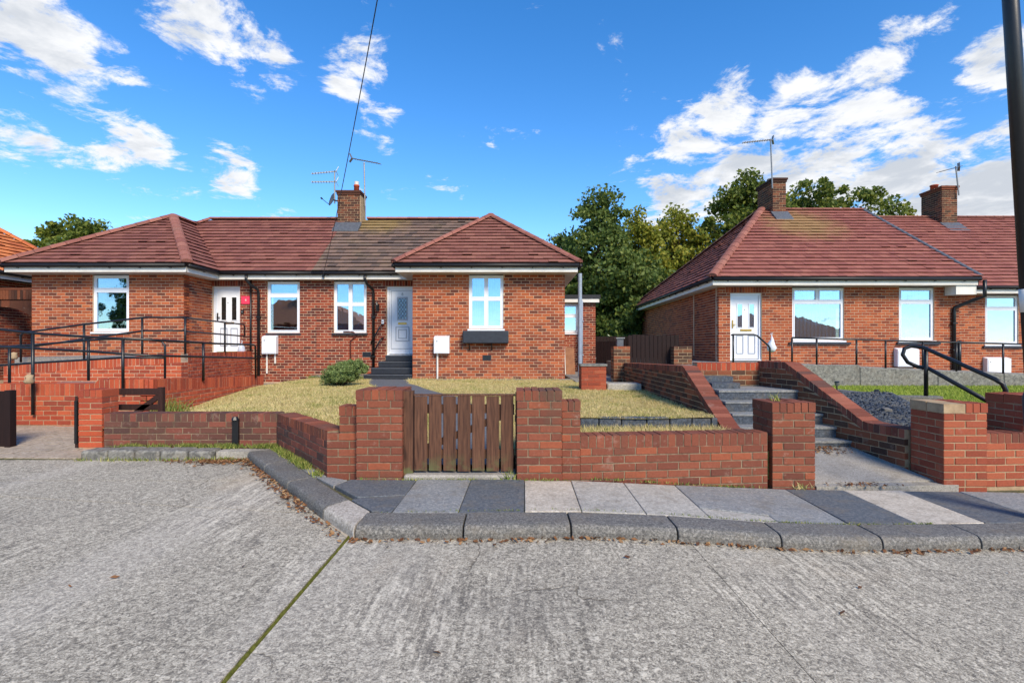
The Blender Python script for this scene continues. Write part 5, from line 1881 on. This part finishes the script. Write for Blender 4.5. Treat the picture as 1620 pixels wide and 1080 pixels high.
lg = board_gate('dark brown open gate leaf at the left edge of the driveway', (-8.3, 7.0), (-6.96, 7.05), -.06, .71, 7)
MB().box(-6.96, -6.88, 7.0, 7.09, -.1, .72).build('gate_stile', 'fence_wood', lg)
st2 = tag(MB().box(-5.985, -5.945, 6.99, 7.06, -.06, .64).build('gate_stop', 'dark_wood'), 'dark wooden strip fixed to the orange gate pillar', 'post')
MB().box(-5.983, -5.947, 6.975, 6.9895, .0, .58).build('strip_face', 'black_metal', st2)
og = tag(empty('open_gate', (-5.6, 7.35, 0)), 'dark brown braced gate standing open behind the old low wall', 'gate')
gx0, gx1, gy_ = -5.72, -5.15, 7.42
for (z, h) in ((.62, .09), (.40, .08), (.08, .08)):
    MB().box(gx0, gx1, gy_, gy_ + .05, z, z + h).build('gate_rail', 'dark_wood', og)
MB().box(gx1, gx1 + .07, gy_ - .005, gy_ + .055, .0, .73).build('gate_stile', 'dark_wood', og)
MB().bar((gx0, gy_ + .02, .18), (gx1, gy_ + .02, .60), .04, .07).build('brace', 'dark_wood', og)
MB().box(gx0 + .0, gx1, gy_ + .052, gy_ + .07, .05, .12).build('gate_board', 'dark_wood', og)
wpst = tag(MB().box(-3.69, -3.61, 6.715, 6.755, .02, .37).build('iron_post', 'black_metal'), 'short black iron stump fixed to the face of the old low wall', 'post')
MB().tube([(-3.65, 6.72, .36), (-3.65, 6.72, .40)], [.05, .03], 8).build('post_cap', 'black_metal', wpst)
for (px, py, yy, lb) in ((46, 600, 8.35, 'pale stone ornament hung on the orange ramp wall beside the nearest railing post'), (22, 563, 11.1, 'pale stone ornament on the upper ramp wall at the left edge')):
    p = W(px, py, yy)
    m = MB(); m.smooth = True
    m.tube([(p[0], p[1], p[2] - .07), (p[0], p[1], p[2] - .03), (p[0] + .01, p[1], p[2] + .02), (p[0], p[1], p[2] + .06)], [.05, .075, .045, .06], 10)
    o = tag(m.build('stone_ornament', 'mortar_pale'), lb, 'ornament')
    MB().tube([(p[0], p[1], p[2] + .061), (p[0], p[1], p[2] + .085)], [.05, .02], 8).build('ornament_top', 'mortar_pale', o)

# ------------------------------------------------------------------ right side: concrete ramp wall, railings, handrail
cw = tag(empty('concrete_wall', (10, 13.2, .2)), 'rough grey concrete upstand below the right-hand railing', 'wall')
xs = [4.5, 7.2, 8.9, 10.9, 12.6, 14.4, 16.5]
for a, b in zip(xs[:-1], xs[1:]):
    za, zb = TZ(a) - .01, TZ(b) - .01
    if a < 7.6: zb = .85
    m = MB().hexa([(a + .004, 13.12, -.1), (b - .004, 13.12, -.1), (b - .004, 13.42, -.1), (a + .004, 13.42, -.1), (a + .004, 13.14, za), (b - .004, 13.14, zb), (b - .004, 13.42, zb), (a + .004, 13.42, za)])
    o = m.build('concrete_section', 'old_stone', cw)
    bv = o.modifiers.new('edge', 'BEVEL'); bv.width = .02; bv.segments = 2
yr = 13.25
rp_ = [W(1253, 534, yr), W(1355, 537, yr), W(1460, 540, yr), W(1587, 543.5, yr), W(1680, 546.5, yr)]
mid = []
railing('long single-bar black railing in front of the right-hand windows', [rp_],
        [(W(px, 560, yr)[:2] + (TZ(W(px, 560, yr)[0]) - .02,), W(px, py, yr)) for px, py in ((1253, 534), (1292, 535), (1355, 537), (1401, 538.3), (1460, 540), (1513, 541.5), (1587, 543.5))], r=.022, name='terrace_railing', group='black garden railings')
yd = 12.9
railing('short black handrail in front of the right-hand white door', [[W(1157, 530, yd), W(1160, 529, yd), W(1192, 529, yd), W(1198, 531, yd), W(1215, 546, yd), W(1218, 550, yd), (W(1218, 550, yd)[0], yd, .88)]],
        [((W(1160, 530, yd)[0], yd, .86), W(1160, 530, yd))], r=.022, name='door_handrail', group='black garden railings')
ha = lambda px, py: W(px, py, 6.6)
hb = [W(1465, 545, 6.9), W(1590, 612, 6.05)]
# tubular handrail of the second garden path: two bars joined by a loop
h0, h1 = Vector(W(1462, 550, 7.3)), Vector(W(1575, 600, 6.25))
l0, l1 = Vector(W(1468, 582, 7.3)), Vector(W(1590, 650, 6.2))
railing('thick black tubular handrail with a rounded end on the right-hand lawn',
        [[tuple(l1), tuple(l0), W(1452, 580, 7.4), W(1436, 573, 7.42), W(1428, 561, 7.42), W(1431, 551, 7.42), W(1442, 547, 7.4), tuple(h0), tuple(h1), W(1586, 607, 6.2), W(1591, 617, 6.2), W(1591, 640, 6.2), W(1591, 690, 6.2)]],
        [(tuple(Vector(W(1465, 626, 7.3))), tuple(Vector(W(1465, 548, 7.3))))], r=.027, name='garden_handrail', group='black garden railings')
# slate bed with edging stones
BEDZ = lambda x, y: .29 + .055 * (y - 5.9)
struct(sheet('slate_bed', [(4.80, 5.90), (5.30, 5.95), (6.95, 9.4), (5.4, 9.6), (4.47, 8.6)], BEDZ, 'slate', .4), 'bed of dark slate chippings right of the diagonal wall')
pts = []
V, F = [], []
for i in range(3600):
    y = random.uniform(5.98, 9.3); x = random.uniform(4.85 - .12 * (y - 6), 5.28 + .47 * (y - 6))
    s = random.uniform(.015, .045); a = random.uniform(0, 6.28); tz = random.uniform(-.015, .02)
    c = np.array([x, y, BEDZ(x, y) + .003 + s * .2])
    q = [(math.cos(a) * s, math.sin(a) * s, tz), (-math.sin(a) * s * .6, math.cos(a) * s * .6, -tz), (-math.cos(a) * s, -math.sin(a) * s, -tz * .5), (math.sin(a) * s * .6, -math.cos(a) * s * .6, tz)]
    k = len(V)
    for p in q: V.append(tuple(c + np.array(p) + np.array([0, 0, .006])))
    for p in q: V.append(tuple(c + np.array(p) - np.array([0, 0, .008])))
    F += [(k, k + 1, k + 2, k + 3), (k, k + 4, k + 5, k + 1), (k + 1, k + 5, k + 6, k + 2), (k + 2, k + 6, k + 7, k + 3), (k + 3, k + 7, k + 4, k)]
stuff(mk_np('slate_chippings', V, F, 'slate'), 'loose dark slate chippings in the bed')
for i, (a, b, lb) in enumerate((((1322, 617, 10.4), (1388, 625, 9.6), 'long grey kerb stone behind the slate bed'), ((1390, 626, 9.5), (1487, 627, 9.3), 'grey edging stone at the back right of the slate bed'), ((1398, 642, 8.3), (1448, 645, 8.1), 'small grey stone step inside the slate bed'))):
    p, q = W(*a), W(*b)
    m = MB().bar((p[0], p[1], p[2] - .07), (q[0], q[1], q[2] - .07), .22, .18 - .02 * i)
    o = tag(m.build('edging_stone', 'kerb_stone'), lb, 'stone')
    bv = o.modifiers.new('edge', 'BEVEL'); bv.width = .012; bv.segments = 2
for (px, py, yy, lb) in ((1324, 610, 9.9, 'small solar garden light at the back of the slate bed'), (1387, 624, 9.3, 'small solar garden light beside the grey edging stones')):
    p = W(px, py, yy)
    t = tag(empty('solar_light', (p[0], p[1], .28)), lb, 'garden light', 'solar garden lights')
    MB().tube([(p[0], p[1], .27), (p[0], p[1], p[2])], .012, 8).build('stem', 'black_metal', t)
    MB().tube([(p[0], p[1], p[2]), (p[0], p[1], p[2] + .07)], [.03, .045], 10).build('lamp_body', 'steel', t)
    MB().tube([(p[0], p[1], p[2] + .071), (p[0], p[1], p[2] + .09)], [.055, .03], 10).build('lamp_cap', 'black_metal', t)
for (x, y, a, s, mt, lb) in ((5.05, 7.9, .4, .10, 'terracotta', 'broken red brick lying in the slate bed near the diagonal wall'), (5.35, 7.3, 1.2, .09, 'old_stone', 'grey stone lying in the middle of the slate bed'), (5.2, 8.8, 2.0, .08, 'terracotta', 'broken red tile at the back of the slate bed')):
    o = tag(MB().bar((x, y, BEDZ(x, y) + .035), (x + s * 2 * math.cos(a), y + s * 2 * math.sin(a), BEDZ(x, y) + .04), .10, .06).build('rubble', mt), lb, 'rubble')
    bv = o.modifiers.new('edge', 'BEVEL'); bv.width = .015; bv.segments = 2

# white bag hanging on the railing by the right-hand door
p = W(1221, 545, 13.1)
m = MB(); m.smooth = True
m.tube([(p[0] + .0, p[1], p[2] + .22), (p[0] + .01, p[1], p[2] + .12), (p[0] - .02, p[1], p[2] + .02), (p[0], p[1], p[2] - .12), (p[0] + .04, p[1], p[2] - .18)], [.012, .04, .09, .12, .05], 12)
bg_ = tag(m.build('plastic_bag', 'white_bag'), 'white plastic bag hanging beside the right-hand white door', 'bag')
MB().tube([(p[0], p[1], p[2] + .22), (p[0] - .03, p[1], p[2] + .28), (p[0] + .01, p[1], p[2] + .30), (p[0], p[1], p[2] + .23)], .008, 6).build('bag_handle', 'white_bag', bg_)
p = W(382, 549, 15.4)
m = MB(); m.smooth = True
m.tube([(p[0], p[1], 1.14), (p[0], p[1], 1.2), (p[0] + .01, p[1], 1.32), (p[0], p[1], 1.42)], [.09, .11, .08, .02], 10)
bg2 = tag(m.build('plastic_bag', 'white_bag'), 'small white bag standing on the platform beside the left front door', 'bag')
MB().tube([(p[0], p[1], 1.42), (p[0] + .03, p[1], 1.47), (p[0], p[1], 1.5)], .012, 6).build('bag_handle', 'white_bag', bg2)

# copper-brown board leaning by the extension
bd = tag(MB().hexa([(1.72, 16.6, .42), (2.02, 16.7, .42), (2.02, 16.74, .42), (1.72, 16.64, .42), (1.70, 16.75, 1.30), (2.0, 16.85, 1.27), (2.0, 16.89, 1.27), (1.70, 16.79, 1.30)]).build('leaning_board', 'copper_board'), 'tan wooden board leaning in the passage by the extension', 'board')
MB().bar((1.69, 16.585, .42), (1.675, 16.74, 1.31), .02, .05).build('board_edge', 'white_paint', bd)

# ------------------------------------------------------------------ side gates and fences
pillar('brick gate pillar left of the dark side gates', 2.55, 13.0, .42, .4, .5, .83, 'step_brick', 'mortar_pale', cap=False)
cl = tag(MB().box(2.66, 2.82, 13.1, 13.25, 1.33, 1.52).build('pillar_lamp', 'lead'), 'small glass lamp on top of the left side-gate pillar', 'lamp')
MB().prism([(2.63, 13.07), (2.85, 13.07), (2.85, 13.28), (2.63, 13.28)], 1.521, 1.55).build('lamp_cap', 'steel', cl)
pillar('broken brick gate pillar right of the dark side gates', 4.08, 13.0, .46, .4, .5, .83, 'step_brick', 'mortar_pale', cap=False)
board_gate('dark brown boarded side gates between two brick pillars', (2.98, 13.3), (4.30, 13.3), .86, 1.62, 12, 'side_gate')
board_gate('dark boarded fence panel beside the flat-roofed extension', (2.75, 17.0), (3.6, 16.4), .42, 1.5, 8, 'side_fence')
board_gate('dark boarded fence far back between the two pairs of bungalows', (3.3, 22.0), (6.4, 22.0), .42, 1.75, 22, 'back_fence')

# ------------------------------------------------------------------ lamp post
lpz = gd(4.4)
lp = tag(empty('lamp_post', (4.54, 4.44, lpz)), 'black leaning lamp post with a white band at the right edge', 'lamp post')
axis = lambda z: (4.50 - .062 * (z - 1.3), 4.44, z)
m = MB(); m.smooth = True
m.tube([axis(.95), axis(7.5)], [.062, .052], 20); m.build('pole', 'black_metal', lp)
m = MB(); m.smooth = True
m.tube([axis(lpz), axis(.88), axis(.95)], [.085, .085, .062], 20); m.build('base_sleeve', 'navy_paint', lp)
m = MB(); m.smooth = True
m.tube([axis(1.62), axis(1.82)], .0645, 20); m.build('white_band', 'white_paint', lp)
m = MB().bar(axis(7.5), (3.6, 4.44, 7.75), .08, .08); m.build('arm', 'black_metal', lp)
MB().box(3.1, 3.6, 4.35, 4.53, 7.68, 7.80).build('lantern', 'steel', lp)
MB().box(4.50, 4.63, 4.348, 4.36, .25, .6).build('access_door', 'navy_paint', lp)

# ------------------------------------------------------------------ aerials, dish and wire
def aerial(label, base, top, booms, r=.02):
    t = tag(empty('tv_aerial', base), label, 'aerial', 'television aerials')
    m = MB(); m.tube([base, top], r * 1.25, 8); m.build('mast', 'steel', t)
    for (a, b, n, ln, fork) in booms:
        a, b = Vector(a), Vector(b)
        bm = MB().bar(a, b, .03, .03).build('boom', 'steel', t)
        d = (b - a).normalized(); s = d.cross(Vector((0, 0, 1))).normalized()
        for i in range(n):
            c = a + (b - a) * (i + .5) / n
            MB().tube([c - s * ln, c + s * ln], .009, 6).build('element', 'steel', bm)
        if fork:
            for sg in (-1, 1):
                MB().bar(b, b + Vector((0, 0, 1)) * .16 * sg + d * .08 - s * .05, .01, .09, up=tuple(s)).build('reflector', 'steel', bm)
    return t


Ya = 18.3
A_ = lambda px, py, y=Ya: Vector(W(px, py, y))
aerial('twin-boom aerial on the left side of the middle chimney', tuple(A_(529.5, 322)), tuple(A_(529.5, 270)),
       [(tuple(A_(496, 278) + Vector((0, -.2, 0))), tuple(A_(531, 270.5) + Vector((0, .05, 0))), 9, .14, True), (tuple(A_(496, 291) + Vector((0, -.2, 0))), tuple(A_(531, 287) + Vector((0, .05, 0))), 9, .14, True)])
aerial('tall aerial with sloping boom on the right side of the middle chimney', tuple(A_(577.5, 326)), tuple(A_(576, 257)),
       [(tuple(A_(605, 264) + Vector((0, -.3, 0))), tuple(A_(553, 246) + Vector((0, .3, 0))), 12, .12, True)])
aerial('tall aerial on the chimney of the right-hand bungalow', tuple(W(1222, 298, 18.5)), tuple(W(1219, 221, 18.5)),
       [(tuple(W(1175, 226, 18.3)), tuple(W(1222, 221, 18.6)), 12, .10, True)])
aerial('short aerial on the farthest chimney at the right', tuple(W(1517, 309, 19.8)), tuple(W(1512, 263, 19.8)),
       [(tuple(W(1487, 272, 19.5)), tuple(W(1517, 264, 20.0)), 9, .16, True)])
c = A_(524.5, 315.5, 17.85)
ds = tag(empty('satellite_dish', tuple(c)), 'grey satellite dish on the left side of the middle chimney', 'satellite dish')
m = MB(); m.smooth = True
nrm = Vector((-.75, -.6, .25)).normalized(); s_ = nrm.cross(Vector((0, 0, 1))).normalized(); t_ = s_.cross(nrm)
ring = [c - nrm * .06]
for k in range(3):
    for j in range(16):
        a = 2 * math.pi * j / 16; rr = (.09, .17, .23)[k]
        ring.append(c + s_ * math.cos(a) * rr * .9 + t_ * math.sin(a) * rr + nrm * (-.06 + .06 * (rr / .23) ** 2))
m.add(ring, [(0, 1 + j, 1 + (j + 1) % 16) for j in range(16)] + [(1 + k * 16 + j, 17 + k * 16 + j, 17 + k * 16 + (j + 1) % 16, 1 + k * 16 + (j + 1) % 16) for k in range(2) for j in range(16)])
o = m.build('dish', 'lead', ds)
sol = o.modifiers.new('thickness', 'SOLIDIFY'); sol.thickness = .008
MB().tube([c - t_ * .22, c + nrm * .30 - t_ * .12], .01, 6).build('feed_arm', 'black_metal', ds)
MB().tube([c + nrm * .29 - t_ * .12, c + nrm * .36 - t_ * .10], .03, 8).build('receiver', 'black_metal', ds)
MB().bar(c - nrm * .05, (-6.17, 17.98, c.z - .02), .04, .04).build('wall_arm', 'black_metal', ds)
# telephone wire from the eaves over the street
pts = []
P0, P1 = Vector(W(511, 436, 15.3)), Vector(W(597, 0, 6.5))
for i in range(26):
    t = i / 16
    q = P0 + (P1 - P0) * t
    q.z -= 4 * .18 * t * (1 - t) if t < 1 else -.5 * .18 * (t - 1)
    pts.append(tuple(q))
m = MB(); m.smooth = True; m.tube(pts, .0075, 6)
tw = tag(m.build('telephone_wire', 'black_metal'), 'dark telephone wire rising from the eaves across the sky', 'wire')
MB().box(P0.x - .03, P0.x + .03, P0.y - .0, P0.y + .06, P0.z - .05, P0.z + .05).build('wire_bracket', 'black_metal', tw)


# ================================================================== PLANTS
def leaf_cloud(centres, radii, n_per, size, flat=.75):
    """quads scattered round clump centres; returns verts, faces"""
    C = np.repeat(np.array(centres), n_per, axis=0)
    Rr = np.repeat(np.array(radii), n_per)
    n = len(C)
    d = rng.normal(size=(n, 3)); d /= np.linalg.norm(d, axis=1)[:, None]
    rad = Rr * rng.uniform(0, 1, n) ** .45
    P = C + d * rad[:, None] * np.array([1, 1, flat])
    a = rng.normal(size=(n, 3)); a /= np.linalg.norm(a, axis=1)[:, None]
    b = np.cross(a, rng.normal(size=(n, 3))); b /= np.linalg.norm(b, axis=1)[:, None]
    s = size * rng.uniform(.6, 1.35, n)
    a = a * s[:, None] * .5; b = b * (s * .62)[:, None] * .5
    V = np.stack([P - a, P - b * 1.0, P + a, P + b], 1).reshape(-1, 3)
    return V, np.arange(4 * n).reshape(-1, 4)


def tree(label, x, y, z0, h, rx, mat, clumps=90, n_per=260, size=.26, trunk_r=.22, low=.25, seed=1, ry=None, shape=1.0):
    r = random.Random(seed)
    t = tag(empty('tree', (x, y, z0)), label, 'tree', 'trees behind the bungalows')
    m = MB(); m.smooth = True
    cz = z0 + h * (low + 1) / 2; hz = h * (1 - low) / 2
    bend = [(x + r.uniform(-.12, .12) * k, y + r.uniform(-.12, .12) * k, z0 + h * .8 * k / 5) for k in range(6)]
    m.tube(bend, [trunk_r * (1 - .15 * k) for k in range(6)], 10)
    ry = ry or rx
    cs, rs = [], []
    tries = 0
    while len(cs) < clumps and tries < 5000:
        tries += 1
        u = Vector((r.gauss(0, 1), r.gauss(0, 1), r.gauss(0, 1))).normalized() * (r.random() ** .4)
        bump = .78 + .30 * math.sin(3.1 * math.atan2(u.y, u.x) + seed) * math.cos(4 * u.z + seed)
        taper = 1 - .35 * max(0, u.z) * shape
        c = (x + u.x * rx * bump * taper, y + u.y * ry * bump * taper, cz + u.z * hz)
        cs.append(c); rs.append(r.uniform(.30, .95))
    trunk = m.build('trunk', 'bark', t)
    for i in range(0, len(cs), max(1, len(cs) // 26)):
        c = Vector(cs[i])
        k = min(4, max(1, int((c.z - z0) / h * 5 - .8)))
        a = Vector(bend[k])
        mid_ = a.lerp(c, .5) + Vector((0, 0, -.1 * (c - a).length))
        mm = MB(); mm.smooth = True
        mm.tube([a, mid_, c], [trunk_r * .34, trunk_r * .2, trunk_r * .07], 6)
        mm.build('limb', 'bark', trunk)
    V, F = leaf_cloud(cs, rs, n_per, size)
    mk_np('crown', V, F, mat, t, (x, y, z0))
    return t


tree('dense dark green tree between the extension and the right-hand roof', 5.1, 30, .3, 10.1, 3.4, 'leaf_dark', 270, 100, .22, .24, .0, 3)
tree('dark green tree rising behind the flat-roofed extension', 3.3, 33, .3, 8.4, 2.3, 'leaf_dark', 200, 110, .25, .2, .0, 5)
tree('yellow-green tree just right of the dense dark tree', 8.3, 34, .3, 10.2, 2.6, 'leaf_yellow', 190, 95, .24, .18, .05, 8)
tree('pale yellow-green tree beside the right-hand roof slope', 11.6, 36, .3, 10.8, 2.9, 'leaf_yellow', 190, 95, .25, .18, .1, 11)
tree('large tree behind the left end of the right-hand roof', 16.0, 35, .3, 12.6, 4.0, 'leaf_mid', 300, 100, .26, .24, .2, 14)
tree('broad spreading tree behind the tall aerial chimney', 21.2, 36, .3, 12.6, 6.0, 'leaf_mid', 420, 95, .26, .26, .35, 17, shape=.5)
tree('low bushy tree at the bottom of the gap between the roofs', 6.6, 28, .3, 6.4, 2.9, 'leaf_dark', 220, 100, .23, .15, .0, 21)
tree('small treetop peeping over the roof by the far chimney', 27.6, 36, .3, 10.9, 2.6, 'leaf_yellow', 90, 80, .24, .16, .4, 23)
tree('broad tree beyond the left bungalow roof', -33.5, 40, .3, 10.9, 5.2, 'leaf_mid', 280, 90, .30, .26, .3, 27, shape=.4)
tree('second tree beyond the orange roof at the left', -38, 42, .3, 9.4, 3.2, 'leaf_mid', 160, 80, .30, .22, .3, 29)
tree('treetop peeping over the hip of the middle bungalow', 1.4, 40, .3, 9.9, 1.8, 'leaf_yellow', 70, 70, .24, .14, .4, 31)

# clipped shrub on the lawn
sx, sy = -4.05, 12.1
sh = tag(empty('shrub', (sx, sy, .38)), 'rounded grey-green shrub leaning on the dry lawn below the main windows', 'shrub')
cs, rs = [], []
r_ = random.Random(4)
for _ in range(150):
    u = Vector((r_.gauss(0, 1), r_.gauss(0, 1), r_.gauss(0, 1))).normalized() * (.55 + .45 * r_.random())
    tilt = .22 * u.x
    cs.append((sx + .04 + u.x * .50, sy + u.y * .42, .70 + u.z * .27 + tilt * .55)); rs.append(r_.uniform(.07, .13))
V, F = leaf_cloud(cs, rs, 200, .034)
mk_np('foliage', V, F, 'leaf_shrub', sh, (sx, sy, .38))
for i in range(12):
    a = i / 12 * 6.28
    MB().tube([(sx - .08 + .06 * math.cos(a), sy + .06 * math.sin(a), .34), (sx + .30 * math.cos(a), sy + .26 * math.sin(a), .62)], [.018, .008], 6).build('stem', 'bark', sh)


def tuft(label, x, y, z, n, h, mat='blade_weed', spread=.12, w=.014, name='weed_tuft'):
    P = [(x + random.gauss(0, spread), y + random.gauss(0, spread * .5), z) for _ in range(n)]
    o = blades(name, P, h, w, mat, lean=.7)
    del o['kind']
    return tag(o, label, 'plant', 'weeds and tufts')


tuft('spiky pale grass tuft against the orange ramp side wall', -5.75, 8.6, .20, 160, .26, spread=.16, w=.018)
tuft('little weed on top of the dark red pillar at the steps', 2.9, 5.62, .725, 24, .09, spread=.02)
tuft('pale dry weed at the foot of the dark red pillar at the steps', 3.02, 5.34, gd(3), 40, .06, 'blade_dry', .06)
tuft('weed at the foot of the gate pillar by the threshold', -.02, 5.12, 0.0, 50, .07, spread=.05)


def weed_line(label, p0, p1, z, n, h, jit=.05, mat='blade_weed'):
    P = []
    cl = [random.random() for _ in range(14)]
    for _ in range(n):
        t = min(1, max(0, random.choice(cl) + random.gauss(0, .04)))
        P.append((p0[0] + (p1[0] - p0[0]) * t + random.gauss(0, jit), p0[1] + (p1[1] - p0[1]) * t + random.gauss(0, jit), z if not callable(z) else z(p0[0] + (p1[0] - p0[0]) * t)))
    blades('weeds', P, h, .011, mat, label, lean=.8)


weed_line('grass growing along the foot of the old low wall', (-5.4, 6.70), (-3.1, 6.70), .0, 2600, .055, .03)
weed_line('grass growing along the foot of the angled wall', (-3.05, 6.62), (-2.0, 5.28), -.01, 1500, .06, .04)
weed_line('small weeds in the joint between slabs and kerb', (-1.1, 4.08), (3.5, KB(3.5)), lambda x: gd(x) - .012, 1100, .024, .008)
weed_line('small weeds and moss along the foot of the garden walls', (-1.5, 5.07), (.6, 5.06), -.004, 350, .026, .010)
weed_line('small weeds along the foot of the right front wall', (.7, 5.15), (2.7, 5.36), lambda x: gd(x) - .004, 300, .026, .010)
weed_line('weeds along the kerb foot by the driveway', (-5.4, 6.37), (-3.3, 6.42), -.10, 500, .05, .03)
weed_line('tall dry grass against the house apron', (-2.8, 14.1), (1.5, 14.1), .39, 900, .08, .05, 'blade_dry')
weed_line('weeds at the foot of the main wall', (-6.0, 15.15), (-4.3, 15.0), .39, 700, .10, .06)

# dead leaves lying in the gutter
def litter(label, spots):
    V, F = [], []
    for (x, y, z) in spots:
        s = random.uniform(.008, .03); a = random.uniform(0, 6.28); tl = random.uniform(-.010, .010)
        ca, sa = math.cos(a), math.sin(a)
        k = len(V)
        for (u, v, w) in ((-1, 0, tl), (0, -.5, 0), (1, 0, -tl), (0, .5, .006)):
            V.append((x + (u * ca - v * sa) * s, y + (u * sa + v * ca) * s, z + .007 + abs(w) + w))
        F.append((k, k + 1, k + 2, k + 3))
    return stuff(mk_np('fallen_leaves', V, F, 'litter'), label)


S = []
for _ in range(420):
    x = -1.2 + (random.random() ** 1.2) * 7
    S.append((x, KF(x) - abs(random.gauss(0, .035)) - .01, RZ(x, 0)))
for _ in range(420):
    t = random.random() ** .7
    x, y = -1.24 - 2.1 * t, 3.80 + 2.66 * t
    S.append((x - abs(random.gauss(0, .07)), y - abs(random.gauss(0, .05)), -.095))
for _ in range(520):
    S.append((random.gauss(-3.6, .28), random.gauss(6.32, .08), -.10))
litter('brown dead leaves lying along the kerb', S)
S = [(random.uniform(-5, 5), random.uniform(1.9, 3.7), None) for _ in range(26)]
litter('a few dead leaves scattered over the road', [(x, y, RZ(x, y)) for x, y, _ in S])
S = [(random.gauss(3.6, .35), 0, 0) for _ in range(0)] + [(x_, y_, -.147 + .14 * (y_ - 5.53)) for x_, y_ in ((random.gauss(3.8, .3), min(6.66, random.gauss(6.58, .09))) for _ in range(260))] + [(random.gauss(3.65, .2), random.gauss(5.42, .05), -.15) for _ in range(60)]
litter('dead leaves at the foot of the stone steps', S)

# ================================================================== the houses over the road (seen mirrored in the windows)
def far_house(label, x0, x1, y0, y1, zb, hw, hr):
    t = tag(empty('facing_bungalow', ((x0 + x1) / 2, (y0 + y1) / 2, zb)), label, 'bungalow', 'bungalows across the road')
    w = MB().box(x0 + .4, x1 - .4, y0 + .4, y1 - .4, zb, zb + hw).build('wall', 'orange_brick', t)
    k = (y1 - y0) / 2
    e = zb + hw
    a, b = (x0 + k, (y0 + y1) / 2, e + hr), (x1 - k, (y0 + y1) / 2, e + hr)
    c = [(x0, y0, e), (x1, y0, e), (x1, y1, e), (x0, y1, e)]
    m = MB(); m.slab3([c[3], c[2], b, a], .1); m.slab3([c[0], c[1], b, a], .1); m.slab3([c[0], c[3], a], .1); m.slab3([c[1], c[2], b], .1)
    rf = m.build('roof', 'tile_orange', t)
    MB().box((x0 + x1) / 2 - .4, (x0 + x1) / 2 + .4, (y0 + y1) / 2 - .3, (y0 + y1) / 2 + .3, e + hr - .4, e + hr + .6).build('chimney', 'soot_brick', rf)
    for s in (.25, .7):
        xx = x0 + (x1 - x0) * s
        MB().box(xx, xx + 1.2, y1 - .41, y1 - .37, zb + .9, zb + 2.3).build('window', 'white_upvc', t)
    return t


tree('tree across the road mirrored in the left bay window', -35, -19, -.5, 9.0, 3.4, 'leaf_mid', 120, 90, .3, .24, .2, 41)
far_house('orange-roofed bungalow across the road mirrored in the left windows', -28, -13, -24, -13, .6, 2.7, 2.5)
far_house('orange-roofed bungalow across the road mirrored in the right-hand windows', 16, 32, -24, -14, -.8, 2.7, 2.6)
